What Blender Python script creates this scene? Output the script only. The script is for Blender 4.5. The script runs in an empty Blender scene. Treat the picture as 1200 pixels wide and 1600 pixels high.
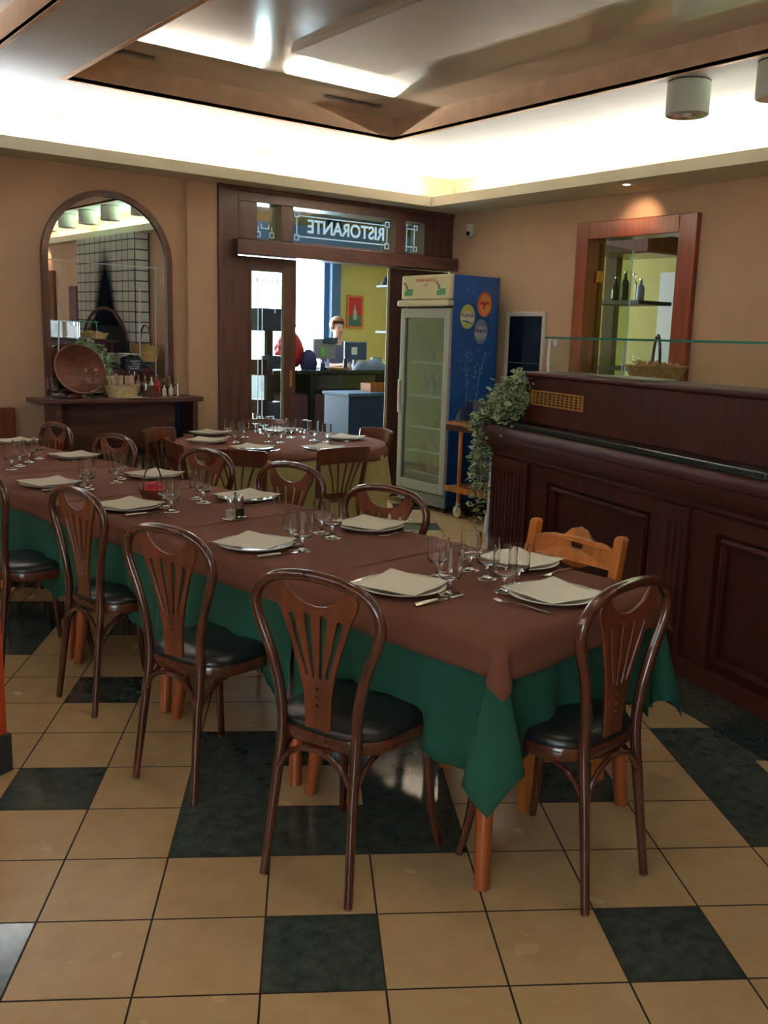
import bpy, bmesh, math, random
from mathutils import Vector, Matrix
random.seed(7)
PI = math.pi
scene = bpy.context.scene
C = scene.collection

# ------------------------------------------------------------------ camera
CAMR = ((0.79173, -0.61026, 0.02751), (0.09174, 0.16331, 0.9823), (0.60395, 0.77519, -0.18528))
cam = bpy.data.cameras.new('camera')
cam.sensor_fit = 'VERTICAL'; cam.sensor_height = 24.0; cam.lens = 24.0 * 1466.69 / 1600.0
cam.clip_start = 0.05; cam.clip_end = 200
cam_o = bpy.data.objects.new('camera', cam); C.objects.link(cam_o)
Rr, Uu, Ff = [Vector(v).normalized() for v in CAMR]
cm = Matrix((Rr, Uu, -Ff)).transposed().to_4x4()
cm.translation = Vector((0, 0, 1.5444))
cam_o.matrix_world = cm
scene.camera = cam_o

# ------------------------------------------------------------------ exposure, world, lights
scene.view_settings.view_transform = 'Standard'
scene.view_settings.look = 'None'
scene.view_settings.gamma = 1.0
scene.view_settings.use_curve_mapping = False
scene.view_settings.exposure = 0.0
W = bpy.data.worlds.new('world'); scene.world = W; W.use_nodes = True
wb = W.node_tree.nodes['Background']
wb.inputs[0].default_value = (0.80, 0.90, 1.0, 1); wb.inputs[1].default_value = 11.0
TUBE_W = 215.0      # cove tube emission
def area(name, loc, rot, sx, sy, power, col):
    l = bpy.data.lights.new(name, 'AREA'); l.shape = 'RECTANGLE'; l.size = sx; l.size_y = sy
    l.energy = power; l.color = col
    o = bpy.data.objects.new(name, l); o.location = loc; o.rotation_euler = rot; C.objects.link(o); return o
def spot(name, loc, power, angle, col, blend=0.6, rad=0.02, rot=(0, 0, 0)):
    l = bpy.data.lights.new(name, 'SPOT'); l.energy = power; l.spot_size = angle; l.spot_blend = blend
    l.color = col; l.shadow_soft_size = rad
    o = bpy.data.objects.new(name, l); o.location = loc; o.rotation_euler = rot; C.objects.link(o); return o
# daylight through the bar's street window, and an added fill light from behind
area('bar_daylight', (6.6, 12.5, 1.6), (math.radians(-90), 0, 0), 3.4, 2.8, 620, (0.78, 0.88, 1.0))
area('rear_fill', (-3.7, -2.0, 1.6), (0, math.radians(-90), 0), 2.2, 3.0, 50, (0.9, 0.94, 1.0))
def aim(o, target):
    o.rotation_euler = (Vector(target) - o.location).to_track_quat('-Z', 'Y').to_euler()
aim(spot('niche_spot', (5.83, 4.68, 2.665), 12, math.radians(70), (1.0, 0.66, 0.40), 0.9), (6.17, 4.78, 2.42))
aim(spot('rear_niche_spot', (5.10, -1.62, 2.665), 8, math.radians(70), (1.0, 0.66, 0.40), 0.9), (5.2, -1.62, 2.45))

# ------------------------------------------------------------------ materials
def srgb(r, g, b):
    f = lambda c: ((c / 255.0) / 12.92 if c / 255.0 <= 0.04045 else ((c / 255.0 + 0.055) / 1.055) ** 2.4)
    return (f(r), f(g), f(b), 1.0)
def new_mat(name):
    m = bpy.data.materials.new(name); m.use_nodes = True
    return m, m.node_tree, m.node_tree.nodes['Principled BSDF']
def plain(name, col, rough=0.5, metal=0.0, bump=0.0, bscale=80.0, var=0.0, vscale=6.0, coat=0.0, spec=0.5, stretch=(1, 1, 1)):
    m, nt, b = new_mat(name)
    b.inputs['Base Color'].default_value = col; b.inputs['Roughness'].default_value = rough
    b.inputs['Metallic'].default_value = metal; b.inputs['Coat Weight'].default_value = coat
    b.inputs['Coat Roughness'].default_value = 0.08
    b.inputs['Specular IOR Level'].default_value = spec
    tc = nt.nodes.new('ShaderNodeTexCoord')
    mp = nt.nodes.new('ShaderNodeMapping'); mp.inputs['Scale'].default_value = stretch
    nt.links.new(tc.outputs['Object'], mp.inputs['Vector'])
    if var > 0:
        n = nt.nodes.new('ShaderNodeTexNoise'); n.inputs['Scale'].default_value = vscale; n.inputs['Detail'].default_value = 5
        nt.links.new(mp.outputs[0], n.inputs['Vector'])
        r = nt.nodes.new('ShaderNodeValToRGB')
        r.color_ramp.elements[0].position = 0.3; r.color_ramp.elements[1].position = 0.72
        r.color_ramp.elements[0].color = [c * (1 - var) for c in col[:3]] + [1]
        r.color_ramp.elements[1].color = [min(1, c * (1 + var)) for c in col[:3]] + [1]
        nt.links.new(n.outputs['Fac'], r.inputs[0]); nt.links.new(r.outputs[0], b.inputs['Base Color'])
    if bump > 0:
        n2 = nt.nodes.new('ShaderNodeTexNoise'); n2.inputs['Scale'].default_value = bscale; n2.inputs['Detail'].default_value = 3
        nt.links.new(mp.outputs[0], n2.inputs['Vector'])
        bp = nt.nodes.new('ShaderNodeBump'); bp.inputs['Strength'].default_value = bump; bp.inputs['Distance'].default_value = 0.01
        nt.links.new(n2.outputs['Fac'], bp.inputs['Height']); nt.links.new(bp.outputs[0], b.inputs['Normal'])
    return m
def wood(name, c, rough=0.35, coat=0.3, axis='Z', var=0.35):
    st = {'X': (1.5, 14, 14), 'Y': (14, 1.5, 14), 'Z': (14, 14, 1.5)}[axis]
    return plain(name, c, rough, coat=coat, spec=(.25 if coat == 0 else .5), var=var, vscale=1.6, stretch=st, bump=0.08, bscale=4)
def glass_mat(name, col=(1, 1, 1, 1), rough=0.0, ior=1.45):
    m, nt, b = new_mat(name)
    b.inputs['Base Color'].default_value = col; b.inputs['Roughness'].default_value = rough
    b.inputs['Transmission Weight'].default_value = 1.0; b.inputs['IOR'].default_value = ior
    return m
def pane_mat(name, tint=(0.92, 0.97, 0.96, 1), refl=0.12):
    """thin flat pane: mostly see-through with a mirror-like sheen"""
    m = bpy.data.materials.new(name); m.use_nodes = True; nt = m.node_tree; nt.nodes.clear()
    o = nt.nodes.new('ShaderNodeOutputMaterial'); mx = nt.nodes.new('ShaderNodeMixShader')
    t = nt.nodes.new('ShaderNodeBsdfTransparent'); t.inputs[0].default_value = tint
    g = nt.nodes.new('ShaderNodeBsdfGlossy'); g.inputs['Roughness'].default_value = 0.02
    f = nt.nodes.new('ShaderNodeLayerWeight'); f.inputs[0].default_value = 0.5      # Schlick-like, same from both sides
    pw = nt.nodes.new('ShaderNodeMath'); pw.operation = 'POWER'; pw.inputs[1].default_value = 4.0
    ad = nt.nodes.new('ShaderNodeMath'); ad.operation = 'MULTIPLY_ADD'; ad.inputs[1].default_value = 0.4; ad.inputs[2].default_value = refl * 0.4
    ad.use_clamp = True
    nt.links.new(f.outputs['Facing'], pw.inputs[0]); nt.links.new(pw.outputs[0], ad.inputs[0]); nt.links.new(ad.outputs[0], mx.inputs[0])
    nt.links.new(t.outputs[0], mx.inputs[1]); nt.links.new(g.outputs[0], mx.inputs[2])
    nt.links.new(mx.outputs[0], o.inputs[0]); return m
def emit(name, col, s):
    m, nt, b = new_mat(name)
    b.inputs['Base Color'].default_value = (0.8, 0.8, 0.8, 1)
    b.inputs['Emission Color'].default_value = col; b.inputs['Emission Strength'].default_value = s
    return m

M = {}
M['wall'] = plain('peach_plaster', srgb(208, 172, 140), 0.85, bump=0.25, bscale=60, var=0.05, vscale=3)
M['cream'] = plain('cream_ceiling_paint', srgb(222, 224, 226), 0.8, var=0.03, vscale=3)
M['soffit'] = plain('cove_cream', srgb(214, 206, 178), 0.75)
M['traypeach'] = plain('tray_side_sponged_peach', srgb(216, 178, 146), 0.6, var=0.12, vscale=9)
M['fresco'] = plain('upper_ceiling_glossy_fresco', srgb(214, 198, 172), 0.16, var=0.10, vscale=2.2, spec=1.0, coat=1.0)
M['frescoband'] = plain('upper_ceiling_dark_band', srgb(150, 132, 110), 0.2, var=0.2, vscale=5, spec=0.8)
M['panelgrey'] = plain('dropped_panel_grey', srgb(196, 182, 164), 0.5, var=0.05)
M['motif'] = plain('painted_ornament', srgb(92, 88, 96), 0.35, var=0.3, vscale=30)
M['chair'] = wood('bentwood_mahogany', srgb(76, 36, 24), 0.22, 0.6)
M['splat'] = wood('splat_orange_mahogany', srgb(102, 50, 30), 0.3, 0.3)
M['bistro'] = wood('bistro_brown_wood', srgb(98, 46, 30), 0.3, 0.4)
M['orange'] = wood('orange_pine', srgb(184, 108, 46), 0.35, 0.3)
M['legwood'] = wood('table_leg_wood', srgb(150, 76, 38), 0.35, 0.3)
M['mahog'] = wood('counter_mahogany', srgb(60, 20, 14), 0.5, 0.0)
M['mahog2'] = wood('counter_panel_mahogany', srgb(52, 17, 12), 0.5, 0.0)
M['mahogx'] = wood('counter_mahogany_horizontal', srgb(60, 20, 14), 0.5, 0.0, axis='X')
M['frame'] = wood('joinery_walnut', srgb(88, 56, 50), 0.4, 0.2)
M['framex'] = wood('joinery_walnut_horizontal', srgb(88, 56, 50), 0.4, 0.2, axis='X')
M['shelfwood'] = wood('shelf_rosewood', srgb(86, 52, 46), 0.35, 0.3, axis='X')
M['nichewood'] = wood('niche_cherry', srgb(132, 56, 30), 0.3, 0.4)
M['vinyl'] = plain('black_vinyl', srgb(26, 28, 30), 0.28, bump=0.1, bscale=200)
M['brown'] = plain('brown_cotton', srgb(112, 64, 46), 0.9, bump=0.35, bscale=900, var=0.06, vscale=12)
M['green'] = plain('green_cotton', srgb(14, 74, 56), 0.9, bump=0.3, bscale=500, var=0.1, vscale=8)
M['lime'] = plain('yellow_green_cotton', srgb(190, 182, 122), 0.9, bump=0.3, bscale=500, var=0.1, vscale=8)
M['china'] = plain('white_china', srgb(236, 232, 220), 0.12, coat=0.5)
M['paper'] = plain('cream_paper_napkin', srgb(252, 248, 232), 0.9, bump=0.3, bscale=300)
M['steel'] = plain('polished_steel', (0.62, 0.62, 0.62, 1), 0.18, 1.0)
M['chrome'] = plain('chrome', (0.92, 0.94, 0.98, 1), 0.16, 1.0)
M['brass'] = plain('brass', srgb(196, 146, 72), 0.4, 0.4)
M['goblet'] = glass_mat('clear_goblet_glass')
M['greenedge'] = glass_mat('green_edged_glass', (0.55, 0.9, 0.82, 1), 0.05)
M['greenline'] = plain('glass_edge_teal', srgb(30, 120, 104), 0.2)
M['pane'] = pane_mat('window_pane')
M['caseglass'] = pane_mat('case_glass', (0.93, 0.97, 0.96, 1), 0.06)
M['doorglass'] = pane_mat('bar_door_glass', (0.72, 0.78, 0.62, 1), 0.05)
M['etch'] = plain('etched_white', srgb(226, 240, 250), 0.6)
_nt = M['etch'].node_tree; _o = [n for n in _nt.nodes if n.type == 'OUTPUT_MATERIAL'][0]; _b = _nt.nodes['Principled BSDF']
_t = _nt.nodes.new('ShaderNodeBsdfTranslucent'); _t.inputs[0].default_value = (.9, .95, 1, 1); _m = _nt.nodes.new('ShaderNodeMixShader'); _m.inputs[0].default_value = .6
_nt.links.new(_b.outputs[0], _m.inputs[1]); _nt.links.new(_t.outputs[0], _m.inputs[2]); _nt.links.new(_m.outputs[0], _o.inputs[0])
M['white'] = plain('white_enamel', srgb(226, 222, 206), 0.35)
M['offwhite'] = plain('ivory_plastic', srgb(214, 204, 172), 0.4)
M['lampwhite'] = plain('lamp_white_metal', srgb(206, 208, 196), 0.45)
M['dark'] = plain('matt_black', srgb(18, 18, 20), 0.5)
M['darkblue'] = plain('dark_blue_paint', srgb(30, 60, 98), 0.45)
M['greyblue'] = plain('grey_blue_paint', srgb(74, 104, 136), 0.6)
M['yellow'] = plain('yellow_plaster', srgb(206, 190, 112), 0.85, bump=0.2, bscale=50, var=0.04)
M['leaf1'] = plain('ivy_green', srgb(84, 112, 70), 0.5, var=0.35, vscale=60)
M['leaf2'] = plain('ivy_cream_margin', srgb(196, 206, 160), 0.55)
M['stem'] = plain('ivy_stem', srgb(70, 66, 40), 0.7)
M['wicker'] = plain('straw_wicker', srgb(196, 152, 92), 0.7, var=0.3, vscale=40, bump=0.6, bscale=120)
M['wickerd'] = plain('dark_wicker', srgb(110, 58, 38), 0.5, var=0.3, vscale=40, bump=0.8, bscale=90)
M['granite'] = plain('green_black_granite', srgb(34, 42, 38), 0.22, var=0.6, vscale=90, spec=0.6)
M['red'] = plain('red_cloth', srgb(190, 36, 44), 0.6)
M['pink'] = plain('pinkish_red_petals', srgb(206, 56, 66), 0.6)
M['skin'] = plain('skin', srgb(214, 160, 134), 0.5)
M['hair'] = plain('light_brown_hair', srgb(150, 104, 70), 0.6, var=0.3, vscale=40)
M['shirt'] = plain('grey_knit', srgb(96, 98, 112), 0.9)
M['chalk'] = plain('chalkboard_blue_black', srgb(20, 30, 46), 0.7)
M['plastic'] = plain('grey_plastic', srgb(130, 134, 142), 0.45)
M['bagwhite'] = plain('white_bag_cloth', srgb(212, 204, 186), 0.8, bump=0.3, bscale=60)

# floor tiles, cream sandstone look and dark green slate look
def tile_mat(name, c1, c2, rough, sc):
    m, nt, b = new_mat(name)
    tc = nt.nodes.new('ShaderNodeTexCoord')
    n = nt.nodes.new('ShaderNodeTexNoise'); n.inputs['Scale'].default_value = sc; n.inputs['Detail'].default_value = 8; n.inputs['Roughness'].default_value = 0.65
    nt.links.new(tc.outputs['Object'], n.inputs['Vector'])
    r = nt.nodes.new('ShaderNodeValToRGB'); r.color_ramp.elements[0].position = 0.25; r.color_ramp.elements[1].position = 0.8
    r.color_ramp.elements[0].color = c1; r.color_ramp.elements[1].color = c2
    nt.links.new(n.outputs['Fac'], r.inputs[0]); nt.links.new(r.outputs[0], b.inputs['Base Color'])
    n3 = nt.nodes.new('ShaderNodeTexNoise'); n3.inputs['Scale'].default_value = 7
    nt.links.new(tc.outputs['Object'], n3.inputs['Vector'])
    mr = nt.nodes.new('ShaderNodeMapRange'); mr.inputs['To Min'].default_value = rough * 0.9; mr.inputs['To Max'].default_value = rough * 1.12
    nt.links.new(n3.outputs['Fac'], mr.inputs[0]); nt.links.new(mr.outputs[0], b.inputs['Roughness'])
    return m
M['tile'] = tile_mat('cream_floor_tile', srgb(190, 156, 112), srgb(206, 174, 130), 0.26, 9)
M['slate'] = tile_mat('dark_green_floor_tile', srgb(40, 48, 44), srgb(86, 94, 86), 0.10, 22)
M['grout'] = plain('dark_grout', srgb(52, 36, 28), 0.9)

# white tiles with dark grout of the pizza oven chimney
def brick_mat():
    m, nt, b = new_mat('white_tiles_dark_grout')
    tc = nt.nodes.new('ShaderNodeTexCoord'); mp = nt.nodes.new('ShaderNodeMapping')
    mp.inputs['Rotation'].default_value = (PI / 2, 0, PI / 2)
    sep = nt.nodes.new('ShaderNodeSeparateXYZ'); cmb = nt.nodes.new('ShaderNodeCombineXYZ')
    add = nt.nodes.new('ShaderNodeMath'); add.operation = 'ADD'
    nt.links.new(tc.outputs['Object'], sep.inputs[0])
    nt.links.new(sep.outputs['X'], add.inputs[0]); nt.links.new(sep.outputs['Y'], add.inputs[1])
    nt.links.new(add.outputs[0], cmb.inputs['X']); nt.links.new(sep.outputs['Z'], cmb.inputs['Y'])
    br = nt.nodes.new('ShaderNodeTexBrick'); br.offset = 0.0
    br.inputs['Color1'].default_value = srgb(206, 204, 190); br.inputs['Color2'].default_value = srgb(192, 192, 182)
    br.inputs['Mortar'].default_value = srgb(48, 52, 66); br.inputs['Scale'].default_value = 1.0
    br.inputs['Mortar Size'].default_value = 0.009; br.inputs['Brick Width'].default_value = 0.19; br.inputs['Row Height'].default_value = 0.13
    nt.links.new(cmb.outputs[0], br.inputs['Vector']); nt.links.new(br.outputs['Color'], b.inputs['Base Color'])
    b.inputs['Roughness'].default_value = 0.35
    return m
M['brick'] = brick_mat()
m, nt, b = new_mat('mirror_silver'); b.inputs['Base Color'].default_value = (0.80, 0.81, 0.82, 1); b.inputs['Metallic'].default_value = 1.0; b.inputs['Roughness'].default_value = 0.0
M['mirror'] = m

# ------------------------------------------------------------------ mesh helpers
def smooth(bm, on=True):
    for f in bm.faces: f.smooth = on
def obj(name, bm, mat, parent=None, loc=(0, 0, 0), rotz=0.0, sm=False, bevel=0.0, sharp=40):
    me = bpy.data.meshes.new(name)
    if sm: smooth(bm)
    bmesh.ops.recalc_face_normals(bm, faces=bm.faces[:])
    bm.to_mesh(me); bm.free()
    mats = mat if isinstance(mat, (list, tuple)) else [mat]
    for mm in mats: me.materials.append(mm)
    o = bpy.data.objects.new(name, me); C.objects.link(o)
    o.location = loc; o.rotation_euler = (0, 0, rotz)
    if parent is not None: o.parent = parent
    if sm: 
        try: me.set_sharp_from_angle(angle=math.radians(sharp))
        except Exception: pass
    if bevel > 0:
        md = o.modifiers.new('bevel', 'BEVEL'); md.width = bevel; md.segments = 2; md.limit_method = 'ANGLE'
    return o
def tag(o, label=None, cat=None, group=None, kind=None):
    if label: o['label'] = label
    if cat: o['category'] = cat
    if group: o['group'] = group
    if kind: o['kind'] = kind
    return o
def thing(name, label, cat, loc=(0, 0, 0), rotz=0.0, group=None):
    o = bpy.data.objects.new(name, None); o.empty_display_size = 0.1; C.objects.link(o)
    o.location = loc; o.rotation_euler = (0, 0, rotz)
    return tag(o, label, cat, group)
def struct(name, bm, mat, parent=None, sm=False, bevel=0.0):
    o = obj(name, bm, mat, parent, sm=sm, bevel=bevel)
    if parent is None: o['kind'] = 'structure'
    return o
def structroot(name, loc=(0, 0, 0), rotz=0.0):
    o = bpy.data.objects.new(name, None); C.objects.link(o); o.location = loc; o.rotation_euler = (0, 0, rotz)
    o['kind'] = 'structure'; return o
KIDS = {}
def children(o): return [c for c in bpy.data.objects if c.parent == o]
def copy_tree(o, parent=None, cache={}):
    c = o.copy(); C.objects.link(c)
    if parent is not None: c.parent = parent
    for ch in KIDS.setdefault(o.name, children(o)):
        copy_tree(ch, c)
    return c
def place(proto, state, loc, rotz, label, group=None):
    """first call moves the prototype, later ones copy it"""
    if not state.get(proto.name):
        KIDS_all(proto); o = proto; state[proto.name] = True
    else: o = copy_tree(proto)
    o.location = loc; o.rotation_euler = (0, 0, rotz); o['label'] = label
    if group: o['group'] = group
    return o
def KIDS_all(o):
    KIDS[o.name] = children(o)
    for ch in KIDS[o.name]: KIDS_all(ch)
ST = {}

def bx(bm, x0, x1, y0, y1, z0, z1):
    vs = [bm.verts.new((x, y, z)) for z in (z0, z1) for x, y in ((x0, y0), (x1, y0), (x1, y1), (x0, y1))]
    for f in ((0, 3, 2, 1), (4, 5, 6, 7), (0, 1, 5, 4), (1, 2, 6, 5), (2, 3, 7, 6), (3, 0, 4, 7)):
        bm.faces.new([vs[i] for i in f])
def box(*a):
    bm = bmesh.new(); bx(bm, *a); return bm
def boxes(lst):
    bm = bmesh.new()
    for a in lst: bx(bm, *a)
    return bm
def quad(bm, pts):
    bm.faces.new([bm.verts.new(p) for p in pts])
def tube(bm, pts, rad, seg=10, closed=False, flat=1.0, caps=True):
    """sweep a circle along pts; rad is a number or list; flat squashes the side axis"""
    pts = [Vector(p) for p in pts]; n = len(pts)
    rads = rad if isinstance(rad, (list, tuple)) else [rad] * n
    rings = []; prev = None
    for i, p in enumerate(pts):
        if closed: t = (pts[(i + 1) % n] - pts[i - 1])
        else: t = pts[min(i + 1, n - 1)] - pts[max(i - 1, 0)]
        t.normalize()
        if prev is None:
            a = Vector((0, 0, 1)) if abs(t.z) < 0.9 else Vector((0, 1, 0))
            nrm = (a - t * a.dot(t)).normalized()
        else:
            nrm = prev - t * prev.dot(t)
            nrm = nrm.normalized() if nrm.length > 1e-6 else prev
        prev = nrm; bn = t.cross(nrm)
        rings.append([bm.verts.new(p + (nrm * math.cos(2 * PI * k / seg) + bn * math.sin(2 * PI * k / seg) * flat) * rads[i]) for k in range(seg)])
    m = n if closed else n - 1
    for i in range(m):
        A, B = rings[i], rings[(i + 1) % n]
        off = 0
        if closed and i == n - 1:
            off = min(range(seg), key=lambda s: (A[0].co - B[s].co).length)
        for k in range(seg):
            bm.faces.new((A[k], A[(k + 1) % seg], B[(k + 1 + off) % seg], B[(k + off) % seg]))
    if caps and not closed:
        bm.faces.new(rings[0][::-1]); bm.faces.new(rings[-1])
def tb(pts, rad, **k):
    bm = bmesh.new(); tube(bm, pts, rad, **k); return bm
def lathe(bm, prof, seg=24, c=(0, 0, 0)):
    """prof: list of (r, z)"""
    rings = []
    for r, z in prof:
        if r < 1e-5: rings.append([bm.verts.new((c[0], c[1], c[2] + z))])
        else: rings.append([bm.verts.new((c[0] + r * math.cos(2 * PI * k / seg), c[1] + r * math.sin(2 * PI * k / seg), c[2] + z)) for k in range(seg)])
    for A, B in zip(rings, rings[1:]):
        if len(A) == 1 and len(B) == 1: continue
        for k in range(seg):
            k2 = (k + 1) % seg
            if len(A) == 1: bm.faces.new((A[0], B[k2], B[k]))
            elif len(B) == 1: bm.faces.new((A[k], A[k2], B[0]))
            else: bm.faces.new((A[k], A[k2], B[k2], B[k]))
def lt(prof, seg=24, c=(0, 0, 0)):
    bm = bmesh.new(); lathe(bm, prof, seg, c); return bm
def spline(pts, n=8):
    """catmull-rom through pts"""
    P = [Vector(p) for p in pts]; P = [P[0] * 2 - P[1]] + P + [P[-1] * 2 - P[-2]]
    out = []
    for i in range(1, len(P) - 2):
        for k in range(n):
            t = k / n; a, b, c, d = P[i - 1], P[i], P[i + 1], P[i + 2]
            out.append(0.5 * ((2 * b) + (c - a) * t + (2 * a - 5 * b + 4 * c - d) * t * t + (3 * b - a - 3 * c + d) * t ** 3))
    out.append(P[-2]); return out
def fill2d(outer, holes, thick):
    """flat plate from closed 2-D outlines (with holes), returned as a mesh in the XY plane centred on z=0"""
    cu = bpy.data.curves.new('tmp', 'CURVE'); cu.dimensions = '2D'; cu.fill_mode = 'BOTH'; cu.extrude = thick / 2
    for loop in [outer] + holes:
        s = cu.splines.new('POLY'); s.points.add(len(loop) - 1)
        for i, p in enumerate(loop): s.points[i].co = (p[0], p[1], 0, 1)
        s.use_cyclic_u = True
    return curve_mesh(cu)
def curve_mesh(cu):
    o = bpy.data.objects.new('tmp', cu); C.objects.link(o)
    dg = bpy.context.evaluated_depsgraph_get(); dg.update()
    me = bpy.data.meshes.new_from_object(o.evaluated_get(dg))
    bpy.data.objects.remove(o); bpy.data.curves.remove(cu)
    bm = bmesh.new(); bm.from_mesh(me); bpy.data.meshes.remove(me)
    bmesh.ops.remove_doubles(bm, verts=bm.verts[:], dist=1e-5)
    return bm
def text_bm(s, size, thick=0.001, bold=0.0, width=1.0, align='CENTER'):
    cu = bpy.data.curves.new('tmp', 'FONT'); cu.body = s; cu.size = size; cu.extrude = thick; cu.offset = bold
    cu.align_x = align; cu.align_y = 'CENTER'; cu.space_character = width
    return curve_mesh(cu)
def xform(bm, mat):
    bmesh.ops.transform(bm, matrix=mat, verts=bm.verts[:]); return bm
def basis(o, ex, ey, ez):
    return Matrix(((ex[0], ey[0], ez[0], o[0]), (ex[1], ey[1], ez[1], o[1]), (ex[2], ey[2], ez[2], o[2]), (0, 0, 0, 1)))

# ================================================================== SETTING
XR = 6.17; YL = 7.0; XJ = 5.20; YJ = 2.80     # right wall, mirror wall, jogged wall behind the pizza counter
# floor: tile grid turned 33 degrees against the walls
O0 = Vector((0.50524, 2.04705, 0)); A33 = math.radians(33)
ti = Vector((math.cos(A33), -math.sin(A33), 0)); tj = Vector((math.sin(A33), math.cos(A33), 0)); S = 0.30
def is_dark(i, j):
    for a in range(-6, 8):
        pass
    ci = round((i - 2) / 3) * 3 + 2; cj = round(j / 3) * 3
    ringc = ((ci - 2) % 6 == 0 and (cj - 3) % 6 == 0)
    if ringc and abs(i - ci) <= 1 and abs(j - cj) <= 1: return not (i == ci and j == cj)
    return i == ci and j == cj and not ringc
bm = bmesh.new(); g = 0.0028
for i in range(-26, 36):
    for j in range(-26, 44):
        c = O0 + ti * (S * (i + .5)) + tj * (S * (j + .5))
        if not (-3.4 < c.x < 10.2 and -6.0 < c.y < 13.3): continue
        q = []
        for a, b2 in ((0, 0), (1, 0), (1, 1), (0, 1)):
            q.append(O0 + ti * (S * (i + a) + (g if a == 0 else -g)) + tj * (S * (j + b2) + (g if b2 == 0 else -g)))
        top = [bm.verts.new(p) for p in q]; f = bm.faces.new(top)
        f.material_index = 1 if is_dark(i, j) else 0
n0 = len(bm.faces)
quad(bm, [(-3.6, -6.2, -0.0015), (10.6, -6.2, -0.0015), (10.6, 13.6, -0.0015), (-3.6, 13.6, -0.0015)])
bm.faces.ensure_lookup_table(); bm.faces[n0].material_index = 2
struct('floor', bm, [M['tile'], M['slate'], M['grout']])

T = 0.18
# mirror wall (y = 7): left part up to the joinery, and the strip above
struct('wall_left', boxes([(-3.2, 3.66, YL, YL + T, 0, 3.3), (3.66, XR + T, YL, YL + T, 2.70, 3.3)]), M['wall'])
struct('trim_1', boxes([(3.40, 3.66, YL - 0.05, YL - 0.001, 0, 2.70)]), M['wall'], bevel=0.004)   # shallow pilaster beside the door
# right wall with the bar door opening, jog and rear walls
struct('wall_right', boxes([(XR, XR + T, 5.30, YL - 0.001, 0, 3.3), (XR, XR + T, YJ - T, 4.35, 0, 3.3), (XR, XR + T, 4.35, 5.30, 2.42, 3.3),
                            (XJ, XR - 0.001, YJ - T, YJ, 0, 3.3), (XJ, XJ + T, -5.6, YJ - T - 0.001, 0, 3.3)]), M['wall'])
struct('wall_rear', boxes([(-3.2, XJ - 0.001, -5.6, -5.42, 0, 3.3)]), M['wall'])
struct('wall_far_left', boxes([(-3.38, -3.201, -0.8, YL - 0.001, 0, 3.3), (-3.38, -3.201, -5.6, -3.2, 0, 3.3), (-3.38, -3.201, -3.2, -0.8, 0, .6), (-3.38, -3.201, -3.2, -0.8, 2.5, 3.3)]), M['wall'])
W2 = structroot('added_window')  # unseen window, added as an opening for the rear fill light
obj('window_frame', boxes([(-3.33, -3.25, -3.2, -3.13, .6, 2.5), (-3.33, -3.25, -.87, -.8, .6, 2.5), (-3.33, -3.25, -3.13, -.87, .6, .67), (-3.33, -3.25, -3.13, -.87, 2.43, 2.5), (-3.33, -3.25, -2.03, -1.97, .67, 2.43)]), M['frame'], W2)
obj('pane', boxes([(-3.293, -3.287, -3.13, -2.03, .67, 2.43), (-3.293, -3.287, -1.97, -.87, .67, 2.43)]), M['pane'], W2)

# ceiling: lowered cream field at z 3.0 with recessed trays
ZC = 3.0; TX0, TX1, TY1, TY0 = 2.13, 4.62, 5.95, -4.2; LX1, LX0 = 1.62, -2.6
bm = bmesh.new()
def cslab(x0, x1, y0, y1): bx(bm, x0, x1, y0, y1, ZC, ZC + 0.02)
cslab(TX1, XR + T, -5.6, YL); cslab(LX1, TX0, -5.6, YL); cslab(-3.4, LX0, -5.6, YL)
cslab(TX0, TX1, TY1, YL); cslab(TX0, TX1, -5.6, TY0); cslab(LX0, LX1, 6.1, YL); cslab(LX0, LX1, -5.6, TY0)
struct('ceiling', bm, M['cream'])
ZU = 3.15
bm = bmesh.new()
def ring(x0, x1, y0, y1, z0, z1, t=0.03):
    bx(bm, x0 - t, x0, y0 - t, y1 + t, z0, z1); bx(bm, x1, x1 + t, y0 - t, y1 + t, z0, z1)
    bx(bm, x0, x1, y1, y1 + t, z0, z1); bx(bm, x0, x1, y0 - t, y0, z0, z1)
ring(TX0, TX1, TY0, TY1, ZC - 0.004, ZU); ring(LX0, LX1, TY0, 6.1, ZC - 0.004, ZU)
struct('trim_2', bm, M['traypeach'])
bm = bmesh.new(); bx(bm, TX0 - .03, TX1 + .03, TY0 - .03, TY1 + .03, ZU, ZU + .02); bx(bm, LX0 - .03, LX1 + .03, TY0 - .03, 6.13, ZU, ZU + .02)
cu_ = struct('ceiling_upper', bm, M['fresco'])
bm = bmesh.new()                                                     # painted darker border band of the tray
e = 0.47
for a in ((TX0, TX1, TY1 - e, TY1 - .001), (TX1 - 0.15, TX1 - .001, TY0, TY1 - e), (TX0 + .001, TX0 + 0.15, TY0, TY1 - e)):
    bx(bm, a[0], a[1], a[2], a[3], ZU - 0.004, ZU)
bm.free()
bm = bmesh.new(); bx(bm, TX0 + 0.95, TX1 - 0.85, TY0 + 0.9, TY1 - 1.02, ZU - 0.03, ZU)
struct('trim_4', bm, M['panelgrey'])
bm = bmesh.new()                                                     # small painted scroll ornaments on the band
for cx, cy in ((TX0 + 0.22, TY1 - 0.26), (TX1 - 0.55, TY1 - 0.24)):
    for k in range(9):
        r = 0.03 + 0.012 * random.random(); x = cx + (k - 4) * 0.05; y = cy + 0.02 * math.sin(k * 2)
        lathe(bm, [(0, -0.0055), (r, -0.0055), (r, -0.0045), (0, -0.0045)], 10, (x, y, ZU))
struct('trim_5', bm, M['motif'])

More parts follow.
